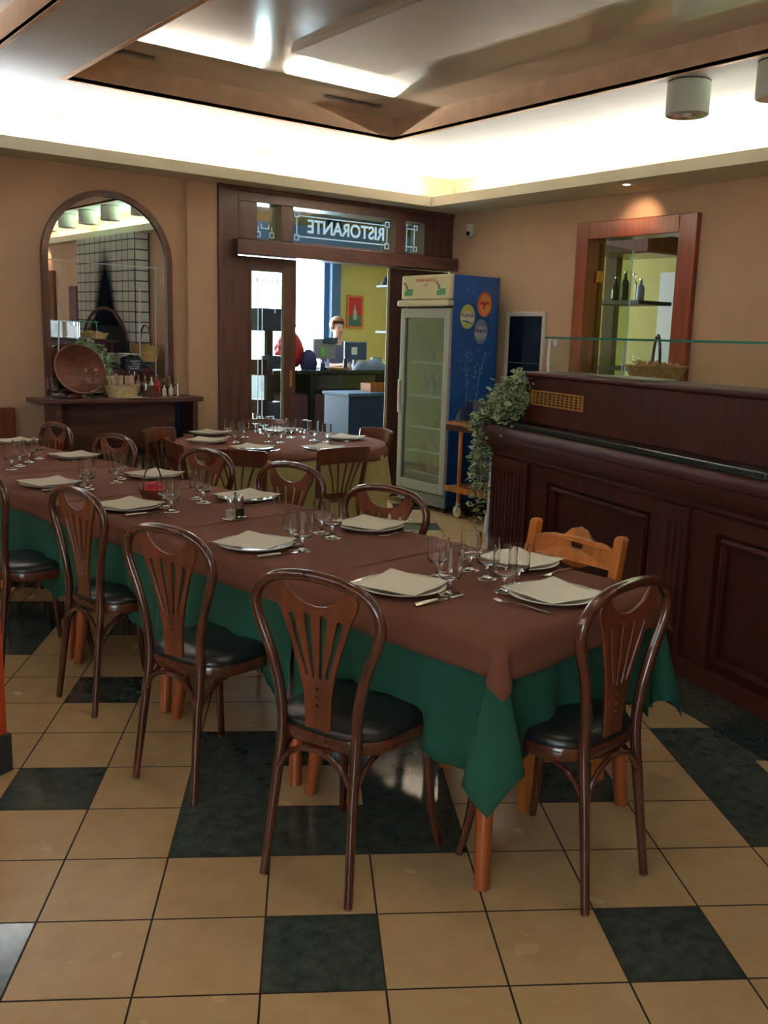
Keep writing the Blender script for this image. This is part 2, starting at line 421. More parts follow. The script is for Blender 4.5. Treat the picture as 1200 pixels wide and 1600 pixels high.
# soffit shelf with upstanding lip that hides the cove tubes
ZS = 2.685; LY = 6.70; LX = 5.66; LJ = 5.02
bm = bmesh.new()
def shelf(x0, x1, y0, y1): bx(bm, x0, x1, y0, y1, ZS, ZS + 0.02)
shelf(-3.2, LX, LY, YL - .001); shelf(LX, XR - .001, YJ - .08, YL - .001); shelf(LJ, XJ - .001, -5.42, YJ - .08); shelf(LJ, LX, YJ - .08, YJ - .06)
shelf(-3.2, -2.85, -5.42, LY)
for a in ((-3.2, LX + .02, LY, LY + .02), (LX, LX + .02, YJ - .08, LY), (LJ, LJ + .02, -5.42, YJ - .08), (LJ, LX, YJ - .08, YJ - .06), (-2.87, -2.85, -5.42, LY)):
    bx(bm, *a, ZS + 0.02, ZS + 0.082)
struct('trim_6', bm, M['soffit'])

# ================================================================== COVE TUBES
def cove_tube(p0, p1, col, label, s=1.0):
    p0 = Vector(p0); p1 = Vector(p1); d = (p1 - p0).normalized()
    t = thing('cove_tube', label, 'light', (p0 + p1) / 2, 0, 'fluorescent tubes hidden in the cove')
    mid = (p0 + p1) / 2
    obj('glass_tube', tb([p0 - mid, p1 - mid], 0.013, seg=8), emit('tube_glow', col, TUBE_W * s), t)
    bm = bmesh.new()
    for p in (p0 - mid, p1 - mid):
        q = p + d * (0.012 if (p.dot(d) > 0) else -0.012)
        tube(bm, [q - d * .012, q + d * .012], 0.016, seg=8)
    bx(bm, *( ( (p0-mid).x, (p1-mid).x, -0.02, 0.02) if abs(d.x) > .5 else (-0.02, 0.02, (p0-mid).y, (p1-mid).y)), -0.034, -0.016)
    obj('batten', bm, M['white'], t)
WARM = (1.0, 0.93, 0.78, 1); WHITE = (0.84, 0.93, 1.0, 1); GREEN = (0.62, 1.0, 0.74, 1)
zt = ZS + 0.055
for a, b2, c, lab in ((-2.6, -1.2, WHITE, 'greenish white tube glow in the cove at the far left, outside the frame'), (-1.0, 0.52, WHITE, 'cool white tube glow in the cove left of the arched mirror'),
                 (0.74, 2.26, WHITE, 'cool white tube glow in the cove over the left side of the mirror'), (2.48, 4.0, WARM, 'warm tube glow in the cove over the mirror and pilaster'),
                 (4.22, 5.70, WARM, 'warm tube glow in the cove over the restaurant doorway')):
    cove_tube((a, 6.86, zt), (b2, 6.86, zt), c, lab)
for x, a, b2, c, lab in ((-3.02, 4.6, 6.3, WHITE, 'added cool fill tube in the left cove, first from the mirror wall'), (-3.02, 2.6, 4.3, WHITE, 'added cool fill tube in the left cove, second from the mirror wall'), (-3.02, .6, 2.3, WHITE, 'added cool fill tube in the left cove, third from the mirror wall'), (-3.02, -1.4, .3, WHITE, 'added cool fill tube in the left cove, fourth from the mirror wall'), (-3.02, -3.6, -1.8, WHITE, 'added cool fill tube in the left cove, last before the rear wall'),  # unseen left cove tubes, added to brighten the front floor from above
    (5.86, 5.12, 6.62, WARM, 'warm tube glow in the right cove next to the room corner'), (5.86, 3.30, 4.90, WARM, 'warm tube glow in the right cove beyond the cylinder lamps'),
                      (5.11, 0.45, 2.55, GREEN, 'greenish tube glow in the cove seen in the mirror above the chimney'), (5.11, -1.4, 0.2, WARM, 'yellow tube glow in the cove seen at the left of the mirror'),
                      (5.11, -5.2, -1.7, WARM, 'warm tube glow in the cove behind the photographer')):
    cove_tube((x, a, zt), (x, b2, zt), c, lab)

# ================================================================== CYLINDER CEILING LAMPS
def cyl_lamp():
    t = thing('cylinder_lamp', '', 'lamp', group='white cylinder ceiling lamps')
    obj('housing', lt([(0.0, 0), (0.118, 0), (0.12, -0.004), (0.12, -0.172), (0.116, -0.176), (0.108, -0.176), (0.106, -0.16), (0.0, -0.158)], 36), M['lampwhite'], t, sm=True)
    obj('reflector', lt([(0.105, -0.174), (0.075, -0.166), (0.05, -0.157)], 28), M['chrome'], t, sm=True)
    obj('ceiling_ring', lt([(0.0, 0.0), (0.120, 0.0), (0.120, 0.006), (0.0, 0.006)], 28), M['dark'], t)
    obj('bulb', lt([(0, -0.183), (0.02, -0.18), (0.032, -0.166), (0.02, -0.15), (0, -0.15)], 14), M['china'], t, sm=True)
    return t
cl = cyl_lamp()
for y, lab in ((3.46, 'white cylinder ceiling lamp fully in view at upper right'), (2.90, 'white cylinder ceiling lamp cut off by the right frame edge'),
               (1.95, 'white cylinder lamp reflected rightmost in the mirror'), (1.17, 'white cylinder lamp reflected second from right in the mirror'),
               (0.37, 'white cylinder lamp reflected third from right in the mirror'), (-0.43, 'white cylinder lamp sliver reflected leftmost in the mirror')):
    place(cl, ST, (4.80, y, ZC - 0.007), 0, lab)
def downlight(loc, lab):
    t = thing('recessed_downlight', lab, 'light', loc, 0, 'small recessed downlights')
    obj('chrome_ring', lt([(0.026, 0.004), (0.026, -0.002), (0.04, -0.004), (0.045, 0.0), (0.045, 0.003)], 24), M['chrome'], t, sm=True)
    obj('lamp_face', lt([(0, 0.001), (0.026, 0.001), (0.026, 0.003), (0, 0.003)], 16), emit('halogen', (1, .9, .75, 1), 18), t)
for y, lab in ((2.55, 'added cylinder fill lamp on the beam above the near table, out of view'), (1.55, 'added cylinder fill lamp on the beam behind the near table, out of view'), (.45, 'added cylinder fill lamp on the beam above the photographer, out of view')):  # lamps added out of frame as overhead fill for tables and floor
    place(cl, ST, (1.875, y, ZC - 0.007), 0, lab)
    spot('beam_fill_light', (1.875, y, ZC - .20), 11, math.radians(140), (1.0, 0.86, 0.66), .9, .05)
downlight((5.809, 4.66, ZS - 0.004), 'small chrome halogen downlight in the soffit above the bar door frame')
downlight((5.10, -1.62, ZS - 0.004), 'halogen downlight in the soffit reflected at the left of the mirror')

# ================================================================== RESTAURANT DOORWAY (joinery in the mirror wall)
D = structroot('door_1', (0, YL, 0))
y0, y1 = -0.04, 0.16
fr = boxes([(3.66, 3.85, y0, y1, 0, 2.69), (3.85, 6.165, y0, y1, 2.575, 2.69), (3.85, 4.026, y0, y1, 2.27, 2.575),
            (4.253, 4.376, y0, y1, 2.27, 2.575), (5.466, 5.583, y0, y1, 2.27, 2.575), (5.809, 6.165, y0, y1, 2.27, 2.575), (3.85, 6.165, y0, y1, 2.27, 2.292)])
obj('frame', fr, M['frame'], D, bevel=0.004)
obj('architrave', boxes([(3.66, 3.70, -0.07, -0.04, 0, 2.69), (3.70, 6.16, -0.06, -0.04, 2.65, 2.69)]), M['frame'], D, bevel=0.004)
obj('head_rail', box(3.80, 6.166, -0.13, 0.10, 2.155, 2.272), M['framex'], D, bevel=0.006)
def leaf(x0, x1, gx0, gx1, gz0, gz1):
    return boxes([(x0, gx0, 0.0, 0.045, 0.01, 2.15), (gx1, x1, 0.0, 0.045, 0.01, 2.15), (gx0, gx1, 0.0, 0.045, gz1, 2.15), (gx0, gx1, 0.0, 0.045, 0.01, gz0)])
lf = obj('sliding_leaf', leaf(3.852, 4.435, 3.995, 4.312, 0.30, 2.035), M['frame'], D, bevel=0.004)
obj('pane', box(3.995, 4.312, 0.02, 0.026, 0.30, 2.035), M['pane'], lf)
obj('pull_plate', boxes([(4.372, 4.395, -0.006, 0.0, 1.08, 1.22), (4.378, 4.389, -0.009, -0.006, 1.10, 1.20)]), M['brass'], lf)
obj('glazing_bead', boxes([(3.975, 3.995, -0.008, 0.0, 0.28, 2.055), (4.312, 4.332, -0.008, 0.0, 0.28, 2.055), (3.995, 4.312, -0.008, 0.0, 2.035, 2.055)]), M['frame'], lf)
lf2 = obj('sliding_leaf', leaf(5.452, 6.16, 5.60, 6.02, 0.30, 2.035), M['frame'], D, bevel=0.004)
obj('leaf_panel', box(5.60, 6.02, 0.012, 0.034, 0.30, 2.035), M['frame'], lf2)
# etched ornaments: small squares joined by lines
def etch_lines(segs, sq, w, yy):
    bm = bmesh.new()
    for (xa, za, xb, zb) in segs:
        if abs(xa - xb) < 1e-6: bx(bm, xa - w / 2, xa + w / 2, yy, yy + .002, min(za, zb), max(za, zb))
        else: bx(bm, min(xa, xb), max(xa, xb), yy, yy + .002, za - w / 2, za + w / 2)
    for (cx, cz, h) in sq:
        for a in ((cx - h, cx + h, cz + h - w, cz + h), (cx - h, cx + h, cz - h, cz - h + w), (cx - h, cx - h + w, cz - h + w, cz + h - w), (cx + h - w, cx + h, cz - h + w, cz + h - w)):
            bx(bm, a[0], a[1], yy, yy + .0021, a[2], a[3])
    return bm
def trans(x0, x1, name='transom_pane'):
    return obj(name, box(x0, x1, 0.03, 0.036, 2.292, 2.575), M['pane'], D)
p1 = trans(4.026, 4.253); p2 = trans(4.376, 5.466); p3 = trans(5.583, 5.809)
obj('etched_motif', etch_lines([(4.075, 2.345, 4.075, 2.40), (4.205, 2.345, 4.205, 2.40), (4.10, 2.385, 4.18, 2.385), (4.105, 2.385, 4.105, 2.42), (4.175, 2.385, 4.175, 2.42)], [(4.075, 2.335, .024), (4.205, 2.335, .024)], .009, 0.026), M['etch'], p1)
obj('etched_motif', etch_lines([(4.46, 2.52, 5.41, 2.52), (4.46, 2.35, 5.41, 2.35), (4.45, 2.37, 4.45, 2.50), (5.42, 2.37, 5.42, 2.50)],
    [(4.45, 2.53, .026), (4.45, 2.34, .026), (5.42, 2.53, .026), (5.42, 2.34, .026)], .010, 0.026), M['etch'], p2)
tx = text_bm('RISTORANTE', 0.155, 0.001, 0.0035, 0.98)
# the lettering faces the bar, so it reads mirrored from the dining room
xform(tx, Matrix.Translation((4.975, 0.026, 2.435)) @ basis((0, 0, 0), (-0.93, 0, 0), (0, 0, 1), (0, 1, 0)))
obj('etched_lettering', tx, M['etch'], p2)
obj('etched_motif', etch_lines([(5.625, 2.515, 5.765, 2.515), (5.625, 2.355, 5.765, 2.355), (5.65, 2.33, 5.65, 2.54), (5.74, 2.33, 5.74, 2.54)],
    [(5.635, 2.53, .022), (5.755, 2.53, .022), (5.635, 2.34, .022), (5.755, 2.34, .022)], .008, 0.026), M['etch'], p3)
obj('etched_motif', etch_lines([(4.07, 0.42, 4.07, 1.92), (4.11, 0.42, 4.11, 1.92), (4.03, 1.965, 4.28, 1.965), (4.235, 1.70, 4.235, 1.92)],
    [(4.09, 1.965, .03), (4.235, 1.965, .03), (4.09, 0.80, .03), (4.20, 0.80, .03)], .008, 0.016), M['etch'], lf)

# ================================================================== BAR DOOR in the right wall (wood frame, open glass leaf)
D2 = structroot('door_2', (XR, 0, 0))
obj('frame', boxes([(-0.05, T, 4.245, 4.40, 0, 2.485), (-0.05, T, 5.26, 5.385, 0, 2.485), (-0.05, T, 4.40, 5.26, 2.352, 2.485)]), M['nichewood'], D2, bevel=0.006)
lo = Vector((0.10, 5.245, 0)); le = Vector((0.72, 5.40, 0)); ld = (le - lo).normalized(); ln = Vector((-ld.y, ld.x, 0))
def along(bm, a, b2, z0, z1, w0, w1):
    vs = [bm.verts.new((lo + ld * s + ln * w).to_tuple()[:2] + (z,)) for z in (z0, z1) for s, w in ((a, w0), (b2, w0), (b2, w1), (a, w1))]
    for f in ((0, 3, 2, 1), (4, 5, 6, 7), (0, 1, 5, 4), (1, 2, 6, 5), (2, 3, 7, 6), (3, 0, 4, 7)): bm.faces.new([vs[i] for i in f])
Lw = (le - lo).length
bm = bmesh.new(); along(bm, 0, Lw, 0.02, 2.33, 0, 0.008); gl = obj('glass_leaf', bm, M['doorglass'], D2)
bm = bmesh.new(); along(bm, Lw, Lw + 0.006, 0.02, 2.33, -0.001, 0.009); along(bm, Lw - .10, Lw - .05, 2.22, 2.225, -.002, 0); 
for a in ((Lw - .05, Lw, 2.21, 2.22), (Lw - .05, Lw, 2.26, 2.27), (Lw - .05, Lw - .042, 2.22, 2.26), (Lw - .008, Lw, 2.22, 2.26)):
    along(bm, a[0], a[1], a[2], a[3], -.002, 0)
obj('etched_edge', bm, M['etch'], gl)
bm = bmesh.new(); along(bm, -0.02, 0.07, 2.02, 2.11, -0.012, 0.016); obj('hinge', bm, M['brass'], gl)

# ================================================================== BAR ROOM beyond
struct('wall_bar_far', boxes([(8.30, 9.8, 12.0, 12.18, 0, 3.2), (3.5, 5.0, 12.0, 12.18, 0, 3.2), (5.0, 8.30, 12.0, 12.18, 2.85, 3.2)]), M['yellow'])
struct('wall_bar_right', boxes([(9.6, 9.78, 3.0, 11.999, 0, 3.2)]), M['yellow'])
struct('wall_bar_left', boxes([(3.32, 3.499, YL + T + .001, 12.18, 0, 3.2)]), M['yellow'])
struct('wall_bar_near', boxes([(XR + T + .001, 9.6, 3.0, 3.18, 0, 3.2)]), M['yellow'])
struct('ceiling_bar', boxes([(3.3, 9.8, YL + T + .001, 12.2, 3.2, 3.25), (XR + T, 9.8, 3.0, YL + T, 3.2, 3.25)]), plain('bar_ceiling_blue_white', srgb(190, 206, 228), 0.7))
struct('trim_7', boxes([(8.9, 9.6, 3.2, 10.0, 2.72, 2.80)]), M['white'])     # bulkhead above the back bar
struct('trim_8', boxes([(8.14, 8.30, 11.86, 12.0, 0, 3.2)]), M['greyblue'])   # post beside the street window
struct('trim_9', boxes([(3.5, 9.59, 11.55, 11.93, 2.70, 3.02)]), M['greyblue'])   # blue-grey bulkhead over the street window
struct('door_3', boxes([(9.57, 9.598, 6.45, 7.08, 0, 2.36)]), M['white'])
# street window with dark mullions
Wn = structroot('window_1')
obj('window_frame', boxes([(5.0, 5.08, 11.95, 12.1, 0, 2.85), (8.06, 8.14, 11.95, 12.1, 0, 2.85), (5.08, 8.06, 11.95, 12.1, 2.77, 2.85), (6.30, 6.38, 11.95, 12.1, 0, 2.77), (5.08, 8.06, 11.95, 12.1, 0, 0.10)]), M['greyblue'], Wn)
obj('pane', boxes([(5.08, 6.30, 12.02, 12.026, .10, 2.77), (6.38, 8.06, 12.02, 12.026, .10, 2.77)]), M['pane'], Wn)

# display rack of boxed goods against the light, seen through the glass leaf
rk = thing('display_rack', 'dark display rack with square boxes seen against the light through the glass door leaf', 'rack', (5.05, 8.6, 0))
obj('pole', box(0.03, 0.10, -0.03, 0.03, 0.0, 1.62), M['dark'], rk)
for i, (xa, xb, z0, z1) in enumerate(((-0.10, 0.17, 1.55, 1.78), (0.02, 0.20, 1.16, 1.30), (0.02, 0.20, 0.62, 0.82), (-0.12, 0.0, 1.10, 1.26), (-0.12, 0.0, .55, .85))):
    obj('box_shelf', box(xa, xb, -0.08, 0.08, z0, z1), M['darkblue'] if i < 3 else M['mahog'], rk, bevel=.003)
obj('base', box(-0.16, 0.22, -0.14, 0.14, 0, 0.03), M['dark'], rk)

# bar counter
bc = thing('bar_counter', 'long dark bar counter with mauve lower panels behind the doorway', 'counter', (6.2, 10.26, 0))
obj('body', boxes([(0, 2.3, 0.06, 0.66, 0.10, 0.78), (0, 2.3, 0.22, 0.66, 0.78, 1.02), (0.0, 2.3, 0.10, 0.6, 0, 0.10)]), M['dark'], bc)
obj('worktop', box(-0.04, 2.34, -0.02, 0.70, 1.02, 1.07), M['granite'], bc, bevel=0.006)
mauve = wood('bar_front_mauve', srgb(96, 62, 66), 0.4, 0.2)
for xa, xb in ((0.02, 0.52), (0.62, 1.10), (1.14, 1.70), (1.74, 2.26)):
    obj('front_panel', box(xa, xb, 0.03, 0.058, 0.14, 0.76), mauve, bc, bevel=0.006)
obj('post', box(0.53, 0.61, 0.0, 0.10, 0.0, 1.02), M['dark'], bc)
obj('display_glass', box(0.64, 1.66, 0.10, 0.106, 0.82, 1.00), M['pane'], bc)
bl = thing('blue_cabinet', 'low blue cabinet with pale top in front of the dark bar', 'cabinet', (6.30, 8.80, 0))
obj('body', box(0, 1.3, 0, 0.5, 0.0, 0.84), M['darkblue'], bl, bevel=0.004)
obj('top', box(-0.02, 1.32, -0.02, 0.52, 0.84, 0.875), M['greyblue'], bl, bevel=0.004)
st_ = thing('wooden_box', 'orange wooden box on the blue cabinet at the doorway right edge', 'box', (6.72, 8.95, 0.8765))
obj('body', boxes([(0, .35, 0, .2, 0, .012), (0, .35, 0, .012, .012, .10), (0, .35, .188, .2, .012, .10), (0, .012, .012, .188, .012, .10), (.338, .35, .012, .188, .012, .10)]), M['orange'], st_)

ZB = 1.071
pos = thing('cash_terminal', 'grey point of sale screen seen from behind on the bar counter', 'screen', (7.12, 10.55, ZB), 0.25)
obj('base', box(-0.12, 0.12, -0.09, 0.09, 0, 0.03), M['plastic'], pos, bevel=.006)
obj('stand', tb([(0, 0.02, 0.03), (0, 0.03, 0.14), (0, 0.0, 0.2)], 0.03, seg=8), M['plastic'], pos, sm=True)
obj('screen_back', box(-0.21, 0.21, -0.035, 0.02, 0.14, 0.40), M['plastic'], pos, bevel=.015)
obj('customer_display', box(-0.05, 0.22, -0.06, -0.036, 0.34, 0.42), M['darkblue'], pos, bevel=.004)
obj('green_note', box(-0.10, -0.02, -0.04, -0.036, 0.17, 0.29), plain('green_note', srgb(110, 190, 70), .7), pos)
mon = thing('monitor', 'second grey monitor with angled back right of the cash terminal', 'screen', (7.62, 10.52, ZB), -0.35)
obj('screen_back', box(-0.16, 0.16, -0.03, 0.02, 0.13, 0.37), plain('blue_grey_plastic', srgb(70, 84, 104), .4), mon, bevel=.015)
obj('stand', tb([(0, 0.02, 0.0), (0, 0.02, 0.16)], 0.028, seg=8), M['plastic'], mon, sm=True)
obj('white_note', box(-0.06, 0.02, -0.034, -0.03, 0.2, 0.3), M['white'], mon)
cr = thing('card_reader', 'small pale receipt printer with green display on the bar', 'machine', (8.02, 10.58, ZB), 0)
bm = bmesh.new(); bx(bm, -0.14, 0.14, -0.09, 0.12, 0, 0.09); obj('body', bm, M['white'], cr, bevel=.01)
obj('display', box(-0.10, 0.06, -0.06, 0.0, 0.092, 0.165), M['plastic'], cr, bevel=.006)
obj('green_screen', box(-0.07, 0.03, -0.063, -0.0605, 0.11, 0.15), plain('green_lcd', srgb(80, 180, 80), .3), cr)
def bottle(name, loc, h, r, col, label, cat='bottle', group=None, cap=None, glassy=True):
    t = thing(name, label, cat, loc, 0, group)
    mt = col
    obj('body', lt([(0, 0), (r * .92, 0), (r, 0.01), (r, h * .55), (r * .9, h * .64), (r * .38, h * .76), (r * .34, h * .93), (0, h * .93)], 14), mt, t, sm=True)
    obj('cap', lt([(0, h * .93), (r * .4, h * .93), (r * .4, h), (0, h)], 12), cap or M['dark'], t, sm=True)
    return t
dkglass = plain('dark_bottle_glass', srgb(20, 34, 30), 0.06, coat=.6)
blueglass = plain('blue_bottle', srgb(20, 40, 110), 0.1, coat=.5)
bottle('bottle', (7.36, 10.38, ZB), 0.20, 0.03, dkglass, 'small dark bottle between the two bar screens')
bottle('bottle', (6.98, 10.36, ZB), 0.14, 0.035, blueglass, 'short dark jar at the foot of the cash terminal')
# cloth and papers heaped on the bar
bm = bmesh.new(); bmesh.ops.create_uvsphere(bm, u_segments=20, v_segments=10, radius=1)
for v in bm.verts:
    v.co.z = max(0, v.co.z) * 0.13 * (1 + .2 * math.sin(v.co.x * 7)); v.co.x *= 0.30; v.co.y *= 0.13
tag(obj('grey_cloth', bm, plain('grey_cloth', srgb(120, 126, 140), .9), None, (7.80, 10.38, ZB + .002), sm=True), 'heap of grey cloth lying on the bar counter', 'cloth')
bm = bmesh.new()
for k, (x, a) in enumerate(((0, .2), (.05, .5), (.1, -.3))):
    xform_b = box(-.07, .07, -.05, .05, 0.002 * k, 0.002 * k + .0015); xform(xform_b, Matrix.Translation((x, 0.01 * k, 0)) @ Matrix.Rotation(a, 4, 'Z'))
    me = bpy.data.meshes.new('t'); xform_b.to_mesh(me); bm.from_mesh(me)
tag(obj('orange_papers', bm, plain('orange_paper', srgb(230, 120, 60), .8), None, (8.02, 10.33, ZB + .001)), 'orange and pink papers fanned on the bar edge', 'papers')
tray = lt([(0, 0), (.13, 0), (.17, .03), (.165, .03), (.128, .006), (0, .006)], 24)
tag(obj('bread_tray', tray, M['wicker'], None, (7.22, 10.36, ZB + .001), sm=True), 'low straw tray on the bar below the screens', 'tray')
pk = thing('wrapped_package', 'tall red foil wrapped package at the left end of the bar', 'package', (6.58, 10.55, ZB))
bm = bmesh.new(); bmesh.ops.create_icosphere(bm, subdivisions=4, radius=1)
for v in bm.verts:
    n = v.co.copy(); k = 1 + .10 * math.sin(n.x * 9 + n.z * 7) * math.cos(n.y * 11)
    v.co = Vector((n.x * .19 * k * (1 - .25 * n.z), n.y * .17 * k, (n.z + 1) * .25))
obj('wrapping', bm, M['red'], pk, sm=True)
obj('gathered_top', lt([(0.03, .47), (.10, .56), (.09, .575), (.02, .50)], 14), M['orange'], pk, sm=True)
bm = bmesh.new()
tag(obj('hand_bag', lt([(0, 0), (.10, 0), (.12, .08), (.09, .2), (.03, .26), (0, .26)], 16), plain('navy_bag', srgb(40, 40, 84), .7), None, (6.80, 10.42, ZB + .001), sm=True), 'dark blue bag next to the red package on the bar', 'bag')
def goblet_bm(h, r, rb):
    pass
# picture on the yellow wall
pc = thing('framed_picture', 'small red and green framed picture hanging on the yellow bar wall', 'picture', (8.66, 11.995, 1.88))
obj('frame', boxes([(-.155, .155, -.02, 0, .215, .25), (-.155, .155, -.02, 0, -.25, -.215), (-.155, -.12, -.02, 0, -.215, .215), (.12, .155, -.02, 0, -.215, .215)]), plain('orange_frame', srgb(206, 110, 60), .5), pc)
obj('print', box(-.12, .12, -.008, -.001, -.05, .215), plain('red_print', srgb(190, 40, 44), .6), pc)
obj('print_ground', box(-.12, .12, -.009, -.001, -.215, -.05), plain('green_print', srgb(60, 110, 90), .6), pc)
obj('printed_bottle', lt([(0, -.12), (.035, -.12), (.035, 0), (.012, .05), (.012, .10), (0, .10)], 10), plain('pale_print', srgb(170, 180, 160), .6), pc, loc=(0, -.004, 0))
# shelf unit at the right of the doorway with arched side
su = thing('bar_shelf_unit', 'dark curved shelf bracket with glasses at the right of the doorway', 'shelf', (8.55, 10.9, 0))
obj('upright', tb([(0.05, 0, 1.07), (0.05, 0, 2.0), (0.0, 0, 2.2), (-0.1, 0, 2.28)], 0.025, seg=8), M['bistro'], su, sm=True)
for z in (1.60, 2.24):
    obj('shelf', box(-0.20, 0.25, -0.12, 0.14, z - .03, z), M['dark'], su)
tag(obj('hanging_lamp', lt([(0, .12), (.02, .12), (.03, .08), (.07, .02), (.075, 0), (.05, 0.0), (0, .05)], 18), M['dark'], None, (8.40, 10.9, 2.242), sm=True), 'dark rounded vessel on the upper bar shelf', 'vessel')

# back bar shelves seen through the open bar door
bs = thing('back_bar_shelf', 'dark wall shelf carrying bottles seen through the bar door', 'shelf', (9.0, 7.0, 0))
obj('board', box(-0.3, 0.3, -0.30, 0.40, 1.96, 2.0), M['dark'], bs)
obj('side_post', box(-0.05, 0.05, 0.24, 0.40, 1.0, 2.6), M['bistro'], bs)
obj('lower_board', box(-0.3, 0.3, -0.50, 0.40, 1.22, 1.26), M['dark'], bs)
obj('canopy', box(-0.35, 0.35, -0.42, 0.42, 2.50, 2.70), M['bistro'], bs, bevel=.02)
for i, (dx, dy, h, mt, lab) in enumerate(((-.15, .15, .27, dkglass, 'dark green liqueur bottle on the shelf seen through the bar door, left'), (-.15, .02, .33, M['dark'], 'tall black bottle on the shelf seen through the bar door, middle'),
                             (-.15, -.1, .30, M['goblet'], 'clear bottle on the shelf seen through the bar door, middle right'), (-.15, -.2, .24, M['plastic'], 'short grey bottle on the shelf seen through the bar door, right'))):
    bottle('bottle', (9.0 + dx, 7.0 + dy, 2.001), h, .045, mt, lab, group='bottles on the back bar shelf', cap=M['steel'])

# ================================================================== GOBLETS
def goblet(h=0.147, r=0.038):
    t = thing('stemmed_glass', '', 'glass', group='stemmed water and wine glasses on the tables')
    prof = [(0, 0), (r * .86, 0), (r * .9, .002), (r * .5, .006), (.006, .012), (.005, .042), (.010, .049), (r * .86, .053), (r * .985, .061), (r, .075), (r * .98, h),
            (r * .98 - .0014, h), (r - .0018, .075), (r * .94, .064), (r * .80, .0565), (0, .0555)]
    obj('bowl', lt(prof, 28), M['goblet'], t, sm=True, sharp=80)
    return t
gb = goblet(); gs = goblet(0.134, 0.035); gs.name = 'stemmed_glass'
tag(place(gb, ST, (7.95, 10.35, ZB + .001), 0, 'glass standing on the bar in front of the person'), group=None)
bar_gl = place(gb, ST, (8.88, 6.82, 1.261), 0, 'glass on the lower shelf seen through the bar door, left of the basket handle')

# ================================================================== TABLES
TD = math.radians(96.8); E1 = Vector((math.cos(TD), math.sin(TD), 0)); E2 = Vector((math.sin(TD), -math.cos(TD), 0))
TA = Vector((1.715, 1.688, 0)); TROT = TD - PI / 2
ZT = 0.757; TL = 0.84; TW = 0.80
def tpos(w, l, z=0.0): return TA + E2 * w + E1 * l + Vector((0, 0, z))
def dining_table():
    t = thing('dining_table', '', 'table', group='square tables pushed together in a long row')
    obj('tabletop', box(0.012, TW - .012, 0.006, TL - .006, ZT - .034, ZT - .004), M['legwood'], t, bevel=.003)
    obj('apron', boxes([(.05, TW - .05, .05, .07, ZT - .12, ZT - .034), (.05, TW - .05, TL - .07, TL - .05, ZT - .12, ZT - .034), (.05, .07, .07, TL - .07, ZT - .12, ZT - .034), (TW - .07, TW - .05, .07, TL - .07, ZT - .12, ZT - .034)]), M['legwood'], t)
    for x, sx in ((.065, -1), (TW - .065, 1)):
        for y, sy in ((.075, -1), (TL - .075, 1)):
            pts = spline([(x, y, ZT - .034), (x, y, .55), (x + sx * .008, y + sy * .008, .35), (x + sx * .022, y + sy * .022, .14), (x + sx * .034, y + sy * .034, 0.0)], 4)
            rr = [0.034 - 0.012 * (i / (len(pts) - 1)) ** .8 for i in range(len(pts))]
            obj('leg', tb(pts, rr, seg=12), M['legwood'], t, sm=True)
    return t
dt = dining_table()
for k, lab in enumerate(('table nearest the camera in the long brown-clothed row, bare leg showing in front', 'second table of the long row from the camera, with the salt and pepper set',
                         'third table of the long row from the camera, with the red flower basket', 'fourth table of the long row, its left edge cut by the frame',
                         'fifth table of the long row, mostly hidden at the left', 'last table of the long row by the mirror wall')):
    place(dt, ST, tpos(0, k * TL), TROT, lab)

